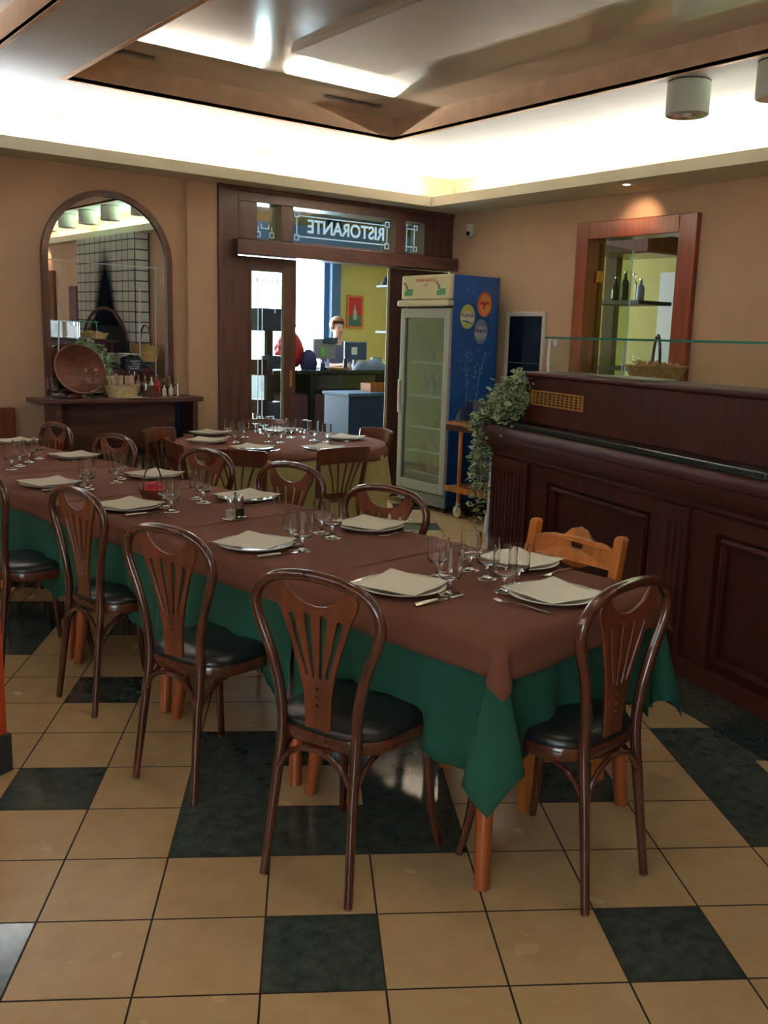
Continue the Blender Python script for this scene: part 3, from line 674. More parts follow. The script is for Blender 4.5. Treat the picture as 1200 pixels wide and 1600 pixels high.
def drape(w, l, over, z, step=0.02, amp=0.012, wl=0.16, scal=0.0, seed=0, endflare=0.0, edge=0.006, fold=(1.25, 0.7), wob=0.0, dip=0.0):
    """tablecloth over the rectangle (0..w, 0..l); over = overhang (left, right, front, back). local frame: x across, y along."""
    rnd = random.Random(seed); ph = [rnd.random() * 6.28 for _ in range(8)]
    L_, R_, F_, B_ = over
    def axis(a, b2, lo_, hi_):
        xs = []
        n = max(1, int(round(lo_ / step)));  xs += [a - lo_ * (1 - i / n) for i in range(n)] if lo_ > 0 else []
        n2 = max(4, int(round((b2 - a) / (step * 1.6)))); xs += [a + (b2 - a) * i / n2 for i in range(n2 + 1)]
        n = max(1, int(round(hi_ / step))); xs += [b2 + hi_ * (i + 1) / n for i in range(n)] if hi_ > 0 else []
        return xs
    xs = axis(0, w, L_, R_); ys = axis(0, l, F_, B_)
    beta = math.radians(14.5)
    def hang(s, d, dm, length, side):
        # outward displacement at distance s along the edge (0..length) and depth d
        win = min(1.0, max(0.0, s / 0.10)) * min(1.0, max(0.0, (length - s) / 0.10)); win = win * win * (3 - 2 * win)
        f = (d / dm) ** 1.3
        o = edge + amp * f * win * (1.0 + math.sin(2 * PI * s / wl + ph[side]) + .5 * math.sin(2 * PI * s / (wl * .57) + ph[side + 4]))
        fl = endflare * f * (math.exp(-(s / .07) ** 2) + math.exp(-((length - s) / .07) ** 2))
        return o + fl
    bm = bmesh.new(); grid = []
    for y in ys:
        row = []
        for x in xs:
            ox = x - w if x > w else (x if x < 0 else 0.0); oy = y - l if y > l else (y if y < 0 else 0.0)
            if abs(ox) < 1e-9 and abs(oy) < 1e-9:
                zz = z + wob * (math.sin(x * 9 + ph[0]) * math.sin(y * 11 + ph[1]))
                p = (x, y, zz)
            elif abs(oy) < 1e-9:
                sg = 1 if ox > 0 else -1; d = abs(ox); dm = R_ if ox > 0 else L_
                dd = d * (1 + scal * abs(math.sin(PI * y / .085 + ph[2])) * (d / dm) ** 6 + dip * (math.exp(-y / .15) + math.exp(-(l - y) / .15)))
                k = hang(y, d, dm, l, 0 if ox > 0 else 1) * min(1, d / .02)
                p = ((w if ox > 0 else 0) + sg * k, y, z - max(0, dd - .004))
            elif abs(ox) < 1e-9:
                sg = 1 if oy > 0 else -1; d = abs(oy); dm = B_ if oy > 0 else F_
                dd = d * (1 + scal * abs(math.sin(PI * x / .085 + ph[3])) * (d / dm) ** 6 + dip * (math.exp(-x / .15) + math.exp(-(w - x) / .15)))
                k = hang(x, d, dm, w, 2 if oy > 0 else 3) * min(1, d / .02)
                p = (x, (l if oy > 0 else 0) + sg * k, z - max(0, dd - .004))
            else:
                nx = 1 if ox > 0 else -1; ny = 1 if oy > 0 else -1
                r = math.hypot(ox, oy); th = math.atan2(abs(oy), abs(ox)); phi = 2 * PI * th / (PI / 2)
                r *= (1 + scal * .6 * abs(math.sin(th * 7))) * (1 + dip - (dip + .04) * math.sin(2 * th)) if dip else 1.0
                Dg = Vector((nx, ny, 0)) / math.sqrt(2); P = Vector((nx, -ny, 0)) / math.sqrt(2); Zm = Vector((0, 0, -1))
                c = Zm * math.cos(beta) + Dg * math.sin(beta); e_ = Dg * math.cos(beta) - Zm * math.sin(beta)
                dv = c * math.cos(beta) + (e_ * (-math.cos(phi)) * fold[0] + P * math.sin(phi) * fold[1]) * math.sin(beta)
                dv += e_ * (fold[0] - 1) * math.sin(beta) ; dv.normalize()
                ee = edge * min(1, r / .02)
                q = Vector((w if nx > 0 else 0, l if ny > 0 else 0, z)) + Vector((nx * math.cos(th) * ee, ny * math.sin(th) * ee, 0)) + dv * r
                if ox > 0 and False: pass
                p = q.to_tuple()
            row.append(bm.verts.new(p))
        grid.append(row)
    for a, b2 in zip(grid, grid[1:]):
        for k in range(len(xs) - 1): bm.faces.new((a[k], a[k + 1], b2[k + 1], b2[k]))
    return bm
def cloth(name, bm, mat, loc, rotz, label, thick=0.0012, group=None):
    o = obj(name, bm, mat, None, loc, rotz, sm=True, sharp=180)
    md = o.modifiers.new('thickness', 'SOLIDIFY'); md.thickness = thick; md.offset = 1
    tag(o, label, 'tablecloth', group); return o
glabs = ('green undercloth with scalloped hem hanging to the near corner of the front table', 'green undercloth hanging between the first and second chairs of the left side', 'green undercloth drooping by the third chair on the left side',
         'green undercloth with a long drooping corner at the far left', 'green undercloth on the fifth table, almost hidden', 'green undercloth on the last table by the mirror wall')
blabs = ('brown top cloth on the nearest table with a pointed corner hanging in front', 'brown top cloth under the salt and pepper set', 'brown top cloth under the red flower basket',
         'brown top cloth on the fourth table with a flap lifted over a chair back', 'brown top cloth on the fifth table at far left', 'brown top cloth on the table nearest the mirror wall')
bstart = (0.0, 0.80, 1.69, 2.49, 3.38, 4.22); bend = (0.84, 1.72, 2.53, 3.42, 4.26, 5.02)
for k in range(6):
    l0 = k * TL; 
    over = (.35, .35, .31 if k == 0 else 0.0, 0.0)
    cloth('green_tablecloth', drape(TW, TL + (0 if k == 5 else -.002), over, ZT - 0.001, amp=.020, wl=.27, scal=.035, seed=k + 3, endflare=.04 if k else .02, fold=(.55, .85), dip=.26), M['green'], tpos(0, l0), TROT, glabs[k], group='green underclothes of the long row')
    s0 = bstart[k]; ln_ = bend[k] - s0
    cloth('brown_tablecloth', drape(TW, ln_, (.105, .105, .115 if k == 0 else 0.0, 0.0), ZT + 0.0022 + .0016 * k, amp=.004, wl=.5, seed=k + 20, endflare=.035 if k in (3,) else .008, edge=.024, fold=(.6, .9)), M['brown'], tpos(0, s0), TROT, blabs[k], group='brown top cloths of the long row')
def ztop(l):
    """height of the brown cloth at distance l along the row"""
    k = max(i for i in range(6) if bstart[i] <= max(0, l)); return ZT + 0.0022 + .0016 * k + .0014

# round table
RC = Vector((3.60, 5.86, 0)); RR = 0.76
rt = thing('round_table', 'round table with yellow-green undercloth in front of the doorway', 'table', RC)
obj('tabletop', lt([(0, ZT - .03), (RR - .01, ZT - .03), (RR, ZT - .015), (RR - .004, ZT - .002), (0, ZT - .002)], 48), M['legwood'], rt, sm=True)
for k in range(4):
    a = PI / 4 + k * PI / 2; obj('leg', tb([(math.cos(a) * .46, math.sin(a) * .46, ZT - .03), (math.cos(a) * .47, math.sin(a) * .47, .3), (math.cos(a) * .5, math.sin(a) * .5, 0)], [.032, .028, .02], seg=10), M['legwood'], rt, sm=True)
def round_drape(R, over, z, amp, waves, thick, seed=0, square=0.0, edge=.006):
    rnd = random.Random(seed); bm = bmesh.new(); N = 144; rings = []
    prof = [(R * t, 0) for t in (0.02, .3, .6, .85, 1.0)]
    n = max(2, int(over / .03))
    for i in range(len(prof) + n):
        rowv = []
        for k in range(N):
            a = 2 * PI * k / N
            if i < len(prof): r, zz = prof[i][0], z
            else:
                f = (i - len(prof) + 1) / n
                ov = over * (1 + square * (abs(math.cos(2 * a)) ** 1.5 - .3))
                r = R + edge + amp * f * (1 + math.sin(waves * a + seed)) + amp * .4 * f * math.sin(waves * 1.7 * a); zz = z - ov * f
            rowv.append(bm.verts.new((r * math.cos(a), r * math.sin(a), zz)))
        rings.append(rowv)
    for A, B in zip(rings, rings[1:]):
        for k in range(N): bm.faces.new((A[k], A[(k + 1) % N], B[(k + 1) % N], B[k]))
    bm.faces.new(rings[0]); return bm
cloth('yellow_green_tablecloth', round_drape(RR, .40, ZT, .028, 15, .001, 2, .35), M['lime'], RC, 0.3, 'yellow-green undercloth hanging from the round table', group=None)
cloth('brown_round_topcloth', round_drape(RR, .05, ZT + .0035, .004, 9, .001, 5, .9, edge=.012), M['brown'], RC, 0.55, 'brown top cloth spread over the round table', group=None)

# ================================================================== PLACE SETTINGS
def plate():
    t = thing('dinner_plate', '', 'plate', group='white dinner plates laid on the tables')
    obj('dish', lt([(0, .002), (.085, .002), (.09, 0), (.098, .003), (.138, .017), (.140, .019), (.137, .0205), (.097, .0075), (.088, .006), (0, .006)], 48), M['china'], t, sm=True, sharp=80)
    return t
def napkin():
    bm = bmesh.new(); n = 14; a = .226; grid = []
    for i in range(n + 1):
        row = []
        for j in range(n + 1):
            x = (i / n - .5) * a; y = (j / n - .5) * a; r = math.hypot(x, y)
            zz = .0215 + max(0, (r - .10)) * .10 + .0016 * math.sin(x * 40) * math.cos(y * 33)
            row.append(bm.verts.new((x, y, zz)))
        grid.append(row)
    for A, B in zip(grid, grid[1:]):
        for k in range(n): bm.faces.new((A[k], A[k + 1], B[k + 1], B[k]))
    o = obj('paper_napkin', bm, M['paper'], None, sm=True); tag(o, '', 'napkin', 'cream paper napkins lying on the plates')
    md = o.modifiers.new('thickness', 'SOLIDIFY'); md.thickness = .0012; md.offset = 1
    return o
def fork():
    t = thing('fork', '', 'fork', group='steel forks beside the plates')
    bm = bmesh.new()
    def strip(pts, w, th=.0016):
        prev = None
        for (y, z), ww in zip(pts, w):
            cur = [bm.verts.new(v) for v in ((-ww, y, z), (ww, y, z), (ww, y, z + th), (-ww, y, z + th))]
            if prev:
                for a in range(4): bm.faces.new((prev[a], prev[(a + 1) % 4], cur[(a + 1) % 4], cur[a]))
            else: bm.faces.new(cur[::-1])
            prev = cur
        bm.faces.new(prev)
    strip([(-.10, .001), (-.06, .003), (-.01, .008), (.03, .006), (.05, .003)], [.008, .007, .003, .003, .010])
    obj('handle', bm, M['steel'], t)
    bm = bmesh.new()
    for k in range(4):
        x = (k - 1.5) * .0058
        tube(bm, [(x, .048, .004), (x, .07, .003), (x * .95, .095, .008)], [.0018, .0016, .0008], seg=5)
    obj('tines', bm, M['steel'], t)
    return t
def knife():
    t = thing('table_knife', '', 'knife', group='steel knives beside the plates')
    obj('handle', tb([(0, -.11, .0065), (0, -.06, .0065), (0, -.01, .006)], [.0058, .006, .0042], seg=8, flat=1.5), M['steel'], t, sm=True)
    bm = bmesh.new(); pts = [(-.006, -.01), (.006, -.01), (.008, .06), (.006, .10), (0, .112), (-.006, .105)]
    lo2 = [bm.verts.new((x, y, .0005)) for x, y in pts]; hi2 = [bm.verts.new((x, y, .0022)) for x, y in pts]
    bm.faces.new(lo2[::-1]); bm.faces.new(hi2)
    for k in range(6): bm.faces.new((lo2[k], lo2[(k + 1) % 6], hi2[(k + 1) % 6], hi2[k]))
    obj('blade', bm, M['steel'], t)
    return t
pl, nk, fk, kn = plate(), napkin(), fork(), knife()
def setting(x, y, face, where, zb=None, nrot=0.1, cut=True):
    """face = angle the diner looks towards the table"""
    if zb is None:
        l = (Vector((x, y, 0)) - TA).dot(E1); zb = ztop(l)
    place(pl, ST, (x, y, zb), 0, 'white dinner plate under a napkin ' + where)
    place(nk, ST, (x, y, zb), nrot, 'cream paper napkin on the plate ' + where)
    if not cut: return
    f = Vector((math.cos(face), math.sin(face), 0)); r = Vector((f.y, -f.x, 0))
    pf = Vector((x, y, 0)) - r * .158; pk_ = Vector((x, y, 0)) + r * .160
    place(fk, ST, (pf.x, pf.y, zb + .0008), face - PI / 2 + random.uniform(-.12, .12), 'steel fork left of the plate ' + where)
    place(kn, ST, (pk_.x, pk_.y, zb + .0008), face - PI / 2 + random.uniform(-.1, .1), 'steel knife right of the plate ' + where)
FR = TD - PI / 2; FLs = FR + PI
SET = [(1.800, 2.207, FR, 'nearest on the left side of the long row', .55 - .2), (2.138, 1.885, TD, 'at the near end of the long row', -.05), (2.360, 2.246, FLs, 'before the orange ladder-back chair', .1),
       (1.706, 2.955, FR, 'second on the left side of the long row', .45), (2.280, 3.014, FLs, 'second on the right side, beside a pair of glasses', .35), (1.605, 3.884, FR, 'third on the left side, near the flower basket', .35),
       (2.170, 3.839, FLs, 'third on the right side, behind the salt and pepper', .2), (1.505, 4.629, FR, 'fourth on the left side of the long row', .2), (2.075, 4.659, FLs, 'behind the flower basket handle', .35),
       (1.964, 5.554, FLs, 'fifth on the right side, before the middle arched chairs', .2), (1.87, 6.40, FLs, 'last on the right side, at the left frame edge', .3)]
for x, y, f, wh, nr in SET: setting(x, y, f, wh, nrot=nr)
RS = [(3.318, 6.45, 'farthest left on the round table'), (3.064, 6.0, 'middle left on the round table'), (3.149, 5.495, 'front left on the round table'), (3.584, 5.295, 'front right on the round table'),
      (4.10, 5.76, 'far right on the round table'), (3.92, 6.40, 'back of the round table before the door glass')]
for x, y, wh in RS:
    d = RC - Vector((x, y, 0)); setting(x, y, math.atan2(d.y, d.x), wh, zb=ZT + .0052, nrot=random.random())
GL = [((1.893, 2.089), 0, 'front glass of the pair by the nearest left plate'), ((2.000, 2.270), 1, 'rear glass of the pair by the nearest left plate'), ((2.152, 2.275), 1, 'rear glass of the pair before the ladder-back chair plate'),
      ((2.125, 2.165), 0, 'front glass of the pair before the ladder-back chair plate'), ((2.059, 2.019), 0, 'left glass of the pair touching the near end plate'), ((2.155, 2.05), 1, 'right glass of the pair touching the near end plate'),
      ((1.817, 2.811), 0, 'front glass of the pair at the second left place'), ((1.845, 2.93), 1, 'rear glass of the pair at the second left place'), ((2.035, 2.935), 0, 'front glass of the pair at the second right place'), ((2.050, 3.030), 1, 'rear glass of the pair at the second right place'),
      ((1.733, 3.727), 0, 'front glass of the pair beside the flower basket'), ((1.755, 3.83), 1, 'rear glass of the pair beside the flower basket'), ((1.952, 3.856), 0, 'front glass of the pair before the third right plate'), ((1.972, 3.965), 1, 'rear glass of the pair before the third right plate'),
      ((1.632, 4.452), 0, 'front glass of the pair at the fourth left place'), ((1.665, 4.56), 1, 'rear glass of the pair at the fourth left place'), ((1.826, 4.573), 0, 'front glass of the pair before the plate behind the basket'), ((1.89, 4.68), 1, 'rear glass of the pair before the plate behind the basket'),
      ((1.508, 5.25), 0, 'leftmost glass at the left frame edge'), ((1.585, 5.36), 0, 'second glass from the left frame edge'), ((1.679, 5.50), 1, 'third glass from the left frame edge'), ((1.775, 5.62), 1, 'fourth glass from the left frame edge')]
for (x, y), s, wh in GL:
    l = (Vector((x, y, 0)) - TA).dot(E1)
    place(gb if s == 0 else gs, ST, (x, y, ztop(l) + .0002), random.random(), 'stemmed glass, ' + wh)
GR = [((3.36, 6.22), 'left of three by the middle left plate'), ((3.25, 5.92), 'front of three by the middle left plate'), ((3.47, 6.18), 'rear of three by the middle left plate'), ((3.76, 6.52), 'left of the rear pair against the door glass'),
      ((3.74, 6.36), 'right of the rear pair against the door glass'), ((3.479, 5.84), 'left of the two at the centre'), ((3.54, 5.77), 'right of the two at the centre'), ((3.78, 6.02), 'taller left of the pair in front of the doorway'),
      ((3.87, 5.98), 'taller right of the pair in front of the doorway'), ((3.83, 5.78), 'third from the right, near the far right plate'), ((3.86, 5.66), 'rightmost, near the far right plate')]
for i, ((x, y), wh) in enumerate(GR):
    place(gb if i % 2 else gs, ST, (x, y, ZT + .0054), 0, 'stemmed glass on the round table, ' + wh)

# salt and pepper cruet
cx_, cy_ = 1.890, 3.445; zc_ = ztop((Vector((cx_, cy_, 0)) - TA).dot(E1)) + .0003
cr = thing('cruet_set', 'glass salt and pepper shakers in a small stand on the second table', 'cruet', (cx_, cy_, zc_), .3)
obj('base', box(-.05, .05, -.028, .028, 0, .008), M['steel'], cr, bevel=.003)
obj('handle', tb([(0, 0, .008), (0, 0, .10), (0, 0, .115)], [.003, .003, .007], seg=8), M['steel'], cr, sm=True)
for sx, fillm, nm in ((-1, M['china'], 'salt_shaker'), (1, plain('ground_pepper', srgb(70, 60, 50), .8), 'pepper_shaker')):
    s = obj(nm, lt([(0, .0), (.019, 0), (.021, .004), (.021, .06), (.017, .066), (0, .066)], 18), M['goblet'], cr, loc=(sx * .025, 0, .0085), sm=True)
    obj('contents', lt([(0, .003), (.017, .003), (.017, .035), (0, .037)], 14), fillm, s, sm=True)
    obj('cap', lt([(0.0, .0665), (.0175, .0665), (.0175, .084), (.012, .092), (0, .094)], 16), M['steel'], s, sm=True)
# flower basket
fx, fy = 1.795, 4.06; zf = ztop((Vector((fx, fy, 0)) - TA).dot(E1)) + .0003
fb = thing('flower_basket', 'little dark wicker basket with red flower and tall handle on the third table', 'basket', (fx, fy, zf), .4)
obj('basket_body', lt([(0, 0), (.045, 0), (.062, .045), (.066, .05), (.060, .05), (.043, .006), (0, .006)], 22), M['wickerd'], fb, sm=True)
obj('handle', tb([(.060 * math.cos(a), 0, .045 + .115 * math.sin(a) ** .8) for a in [PI * k / 18 for k in range(19)]], .0035, seg=7), M['dark'], fb, sm=True)
bm = bmesh.new()
for k in range(16):
    a = k * 2.4; r = .012 + .035 * (k / 16); z = .075 - .020 * (k / 16)
    p = Vector((r * math.cos(a), r * math.sin(a), z)); d = Vector((math.cos(a), math.sin(a), .4)).normalized(); s = Vector((-math.sin(a), math.cos(a), 0))
    q = [p - d * .015, p + s * .016, p + d * .02, p - s * .016]
    vs = [bm.verts.new(v) for v in q]; bm.faces.new(vs)
obj('red_petals', bm, M['pink'], fb)
obj('red_filling', lt([(0, .068), (.03, .066), (.055, .048), (0, .048)], 16), M['pink'], fb, sm=True)

# ================================================================== BENTWOOD CHAIRS
def hoop_y(z):
    """depth of the back frame at height z"""
    if z < .46: return -.235 + .055 * (z / .46)
    return -.180 - .030 * ((z - .46) / .44) ** 1.2
def splat_outline():
    L = [(-.044, .405), (-.043, .50), (-.046, .56), (-.062, .64), (-.088, .72), (-.114, .79), (-.136, .83), (-.143, .858), (-.128, .884), (-.106, .890)]
    sc = [(-.092, .866), (-.068, .842), (-.036, .828), (0, .823)]
    half = L + sc
    return half + [(-x, z) for x, z in half[:-1][::-1]]
def slot(x0, z0, x1, z1, w0, w1):
    n = 5; pts = []
    d = Vector((x1 - x0, z1 - z0)).normalized(); nrm = Vector((-d.y, d.x))
    a = Vector((x0, z0)); b2 = Vector((x1, z1))
    for k in range(n + 1):
        t = PI / 2 + PI * k / n; pts.append(tuple(a + (nrm * math.sin(t) + d * math.cos(t)) * w0))
    for k in range(n + 1):
        t = -PI / 2 + PI * k / n; pts.append(tuple(b2 + (nrm * math.sin(t) + d * math.cos(t)) * w1))
    return pts
def bentwood():
    t = thing('bentwood_chair', '', 'chair', group='bentwood chairs with pierced splat backs and black seats')
    pts = []
    side = [(.150, 0.0), (.142, .14), (.133, .30), (.128, .44), (.134, .55), (.162, .66), (.199, .75), (.211, .80), (.197, .846), (.158, .880), (.105, .898), (.05, .905), (0, .907)]
    full = [(x, hoop_y(z), z) for x, z in side] + [(-x, hoop_y(z), z) for x, z in side[:-1][::-1]]
    sp = spline(full, 4)
    rr = [(.0125 + .0035 * min(1, p.z / .35)) for p in sp]
    obj('back_hoop', tb(sp, rr, seg=12), M['chair'], t, sm=True)
    # rubber feet
    for sx in (-1, 1):
        obj('rubber_foot', lt([(0, 0), (.012, 0), (.013, .006), (0, .006)], 10), M['steel'], t, loc=(sx * .150, hoop_y(0), 0), sm=True)
    for sx in (-1, 1):
        fl = spline([(sx * .150, .150, .445), (sx * .155, .160, .30), (sx * .166, .178, .12), (sx * .182, .200, 0)], 4)
        obj('front_leg', tb(fl, [.018 - .006 * (i / (len(fl) - 1)) for i in range(len(fl))], seg=10), M['chair'], t, sm=True)
    # seat: rounded-square ring and black vinyl pad
    def seat_r(a, k=1.0):
        c, s = math.cos(a), math.sin(a); n = 3.0
        r = (abs(c / .20) ** n + abs(s / .195) ** n) ** (-1 / n)
        wd = 1.0 + .05 * s
        return (r * c * wd * k, r * s * k)
    N = 40; bm = bmesh.new(); prof = [(.88, .418), (.985, .418), (1.0, .425), (1.0, .448), (.985, .455), (.88, .455)]
    rings = [[bm.verts.new((*seat_r(2 * PI * i / N, k), z)) for i in range(N)] for k, z in prof]
    for A, B in zip(rings, rings[1:] + rings[:1]):
        for i in range(N): bm.faces.new((A[i], A[(i + 1) % N], B[(i + 1) % N], B[i]))
    obj('seat_rim', bm, M['chair'], t, sm=True)
    bm = bmesh.new(); prof = [(.0, .430), (.90, .430), (.965, .452), (.975, .464), (.93, .478), (.80, .487), (.5, .492), (0.0, .493)]
    rings = []
    for k, z in prof:
        if k == 0: rings.append([bm.verts.new((0, 0, z))])
        else: rings.append([bm.verts.new((*seat_r(2 * PI * i / N, k), z)) for i in range(N)])
    for A, B in zip(rings, rings[1:]):
        for i in range(N):
            j = (i + 1) % N
            if len(A) == 1: bm.faces.new((A[0], B[j], B[i]))
            elif len(B) == 1: bm.faces.new((A[i], A[j], B[0]))
            else: bm.faces.new((A[i], A[j], B[j], B[i]))
    o = obj('seat_pad', bm, M['vinyl'], t, sm=True, sharp=60); o['label'] = 'black vinyl pad'
    # arched braces under the seat
    def arch(p0, p1, top, inset):
        a = Vector(p0); b2 = Vector(p1); P = []
        for k in range(15):
            th = PI * k / 14; u = (1 - math.cos(th)) / 2
            q = a.lerp(b2, u); q.z = p0[2] + (top - p0[2]) * math.sin(th) ** .75; P.append(q)
        return P
    zb = .25
    rl = (.135, hoop_y(zb) + .004, zb); rl2 = (-.135, hoop_y(zb) + .004, zb); flp = (.158, .165, zb); flp2 = (-.158, .165, zb)
    for a, b2 in ((rl, rl2), (rl, flp), (rl2, flp2), (flp, flp2)):
        obj('arched_brace', tb(arch(a, b2, .412, 0), .0085, seg=8), M['chair'], t, sm=True)
    # pierced splat
    holes = [slot(-.034, .625, -.082, .785, .0055, .011), slot(-.012, .620, -.028, .792, .0055, .012), slot(.012, .620, .028, .792, .0055, .012), slot(.034, .625, .082, .785, .0055, .011)]
    for zz in (.585, .560, .537):
        holes.append([(.006 * math.cos(k * PI / 4), zz + .006 * math.sin(k * PI / 4)) for k in range(8)])
    bm = fill2d(splat_outline(), holes, .011)
    bmesh.ops.triangulate(bm, faces=bm.faces[:])
    for v in bm.verts:
        x, z, d = v.co.x, v.co.y, v.co.z
        v.co = Vector((x, hoop_y(z) + d + (.004 if z < .5 else 0), z))
    o = obj('splat', bm, M['splat'], t); o['label'] = 'pierced orange-brown splat with crescent top'
    bm = bmesh.new()
    for sx in (-1, 1): lathe(bm, [(0, 0), (.006, 0), (.005, .003), (0, .004)], 8, (0, 0, 0))
    bm.free()
    for sx in (-1, 1):
        bm = lt([(0, 0), (.007, 0), (.006, .003), (0, .004)], 10)
        xform(bm, Matrix.Translation((sx * .024, hoop_y(.44) - .006, .437)) @ Matrix.Rotation(PI / 2, 4, 'X'))
        obj('screw', bm, M['steel'], t, sm=True)
    return t
bw = bentwood()
def chair_at(cx, cy, deg, lab, dz=0):
    """cx, cy: midpoint of the rear feet; deg: direction the chair faces"""
    a = math.radians(deg); f = Vector((math.cos(a), math.sin(a), 0))
    c = Vector((cx, cy, 0)) - f * hoop_y(0)
    return place(bw, ST, c, a - PI / 2, lab)
chair_at(1.322, 2.012, 19, 'bentwood chair seen from behind, nearest on the left side of the row')
chair_at(2.035, 1.492, 96, 'bentwood chair at the near end of the row, back to the camera on the right')
chair_at(1.248, 2.775, 15, 'second bentwood chair on the left side of the row')
chair_at(1.262, 3.650, 8, 'third bentwood chair on the left side, seen edge-on')
chair_at(1.10, 4.34, 6, 'fourth bentwood chair on the left, cut by the left frame edge')
chair_at(2.44, 3.10, 198, 'arched bentwood chair on the right side behind the second right plate')
chair_at(2.46, 3.88, 196, 'arched bentwood chair on the right side before the yellow-green cloth')
chair_at(2.35, 4.56, 194, 'third arched bentwood chair on the right side')
chair_at(2.19, 5.43, 192, 'fourth arched bentwood chair on the right side, below the wall shelf')
chair_at(2.11, 6.22, 188, 'farthest arched bentwood chair, under the left end of the wall shelf')

# ================================================================== STRAIGHT BISTRO CHAIRS AT THE ROUND TABLE
def bistro():
    t = thing('bistro_chair', '', 'chair', group='brown bistro chairs around the round table')
    def yb(z): return -.20 - .07 * max(0, (z - .45) / .43)
    for sx in (-1, 1):
        obj('rear_post', tb([(sx * .165, -.235, 0), (sx * .165, -.20, .25), (sx * .17, yb(.46), .46), (sx * .185, yb(.66), .66), (sx * .195, yb(.80), .802)], [.014, .017, .018, .016, .014], seg=8), M['bistro'], t, sm=True)
        obj('front_leg', tb([(sx * .16, .16, .44), (sx * .175, .185, 0)], [.018, .012], seg=8), M['bistro'], t, sm=True)
    def curved(x0, x1, z0f, z1f, th, bow=.045, n=16):
        bm = bmesh.new(); prev = None
        for k in range(n + 1):
            x = x0 + (x1 - x0) * k / n; u = x / .2; back = -bow * (1 - u * u)
            z0, z1 = z0f(x), z1f(x)
            cur = [bm.verts.new(v) for v in ((x, yb(z0) + back, z0), (x, yb(z0) + back - th, z0), (x, yb(z1) + back - th, z1), (x, yb(z1) + back, z1))]
            if prev:
                for a in range(4): bm.faces.new((prev[a], prev[(a + 1) % 4], cur[(a + 1) % 4], cur[a]))
            else: bm.faces.new(cur)
            prev = cur
        bm.faces.new(prev[::-1]); return bm
    obj('crest_rail', curved(-.20, .20, lambda x: .715 - .35 * x * x, lambda x: .822 - .25 * x * x, .018), M['bistro'], t, sm=True, bevel=.003)
    obj('lower_rail', curved(-.165, .165, lambda x: .47, lambda x: .51, .015, .02), M['bistro'], t, sm=True)
    for k in range(5):
        u = (k - 2) / 2.0
        p0 = (u * .06, yb(.50) - .025, .50); p1 = (u * .13, yb(.72) - .05 * (1 - (u * .65) ** 2), .725)
        obj('fan_slat', tb([p0, ((p0[0] + p1[0]) / 2 * .92, (p0[1] + p1[1]) / 2, .61), p1], [.008, .009, .012], seg=6, flat=.5), M['bistro'], t, sm=True)
    obj('seat', lt([(0, .425), (.18, .425), (.195, .432), (.198, .448), (.18, .458), (.10, .452), (0, .45)], 32), M['bistro'], t, sm=True)
    obj('stretcher', tb([(.135 * math.cos(a), .135 * math.sin(a) - .01, .22) for a in [2 * PI * k / 24 for k in range(24)]], .008, seg=6, closed=True), M['bistro'], t, sm=True)
    return t
bi = bistro()
def bistro_at(x, y, deg, lab): return place(bi, ST, (x, y, 0), math.radians(deg) - PI / 2, lab)
bistro_at(3.08, 6.30, -58, 'brown slat-back chair standing highest left of the round table below the shelf')
bistro_at(2.98, 5.74, -14, 'brown slat-back chair front left of the round table, nearest the long row')
bistro_at(3.55, 5.26, 90, 'brown chair with curved back turned to the camera, front of the round table')
bistro_at(4.21, 5.86, 180, 'brown chair at the right of the round table near the fridge')
bistro_at(3.04, 5.36, 42, 'brown chair tucked at the front left of the round table behind an arched chair')
bistro_at(3.95, 6.60, 250, 'brown chair behind the round table, right of the door glass')
bistro_at(3.42, 6.74, 282, 'brown chair behind the round table, below the joinery post')

# ================================================================== ORANGE LADDER-BACK CHAIR
lc = thing('ladder_back_chair', 'orange wooden ladder-back chair with a handle hole, beside the pizza counter', 'chair', (2.35, 2.18, 0), math.radians(181) - PI / 2)
LW = .195
for sx in (-1, 1):
    bm = bmesh.new(); prev = None
    for z, y, h in ((0, -.20, .017), (.45, -.185, .018), (.70, -.205, .018), (.875, -.235, .018), (.885, -.237, .013)):
        cur = [bm.verts.new((sx * LW + a * h, y + b2 * h, z)) for a, b2 in ((-1, -1), (1, -1), (1, 1), (-1, 1))]
        if prev:
            for a in range(4): bm.faces.new((prev[a], prev[(a + 1) % 4], cur[(a + 1) % 4], cur[a]))
        else: bm.faces.new(cur[::-1])
        prev = cur
    bm.faces.new(prev); obj('rear_post', bm, M['orange'], lc, bevel=.003)
    obj('front_leg', box(sx * LW - .018, sx * LW + .018, .165, .20, 0, .44), M['orange'], lc, bevel=.003)
def crest(zb, h, hole):
    top = [(-.18, h * .55), (-.15, h * .62), (-.11, h * .68), (-.075, h * .66), (-.055, h * .74), (-.03, h * .93), (0, h), (.03, h * .93), (.055, h * .74), (.075, h * .66), (.11, h * .68), (.15, h * .62), (.18, h * .55)]
    bot = [(.18, 0.0), (.12, .0), (.07, -.006), (.035, -.022), (0, -.026), (-.035, -.022), (-.07, -.006), (-.12, 0), (-.18, 0)]
    holes = [[(.030 * (1 if math.cos(a) > 0 else -1) * abs(math.cos(a)) ** .6, h * .45 + .014 * math.sin(a)) for a in [2 * PI * k / 20 for k in range(20)]]] if hole else []
    bm = fill2d(top + bot, holes, .018)
    bmesh.ops.triangulate(bm, faces=bm.faces[:])
    for v in bm.verts:
        x, z, d = v.co.x, v.co.y + zb, v.co.z
        v.co = Vector((x, -.205 - .15 * max(0, z - .70) + d - .03 * (1 - (x / .18) ** 2) * .7, z))
    return bm
obj('crest_rail', crest(.765, .118, True), M['orange'], lc)
obj('back_rail', crest(.60, .07, False), M['orange'], lc)
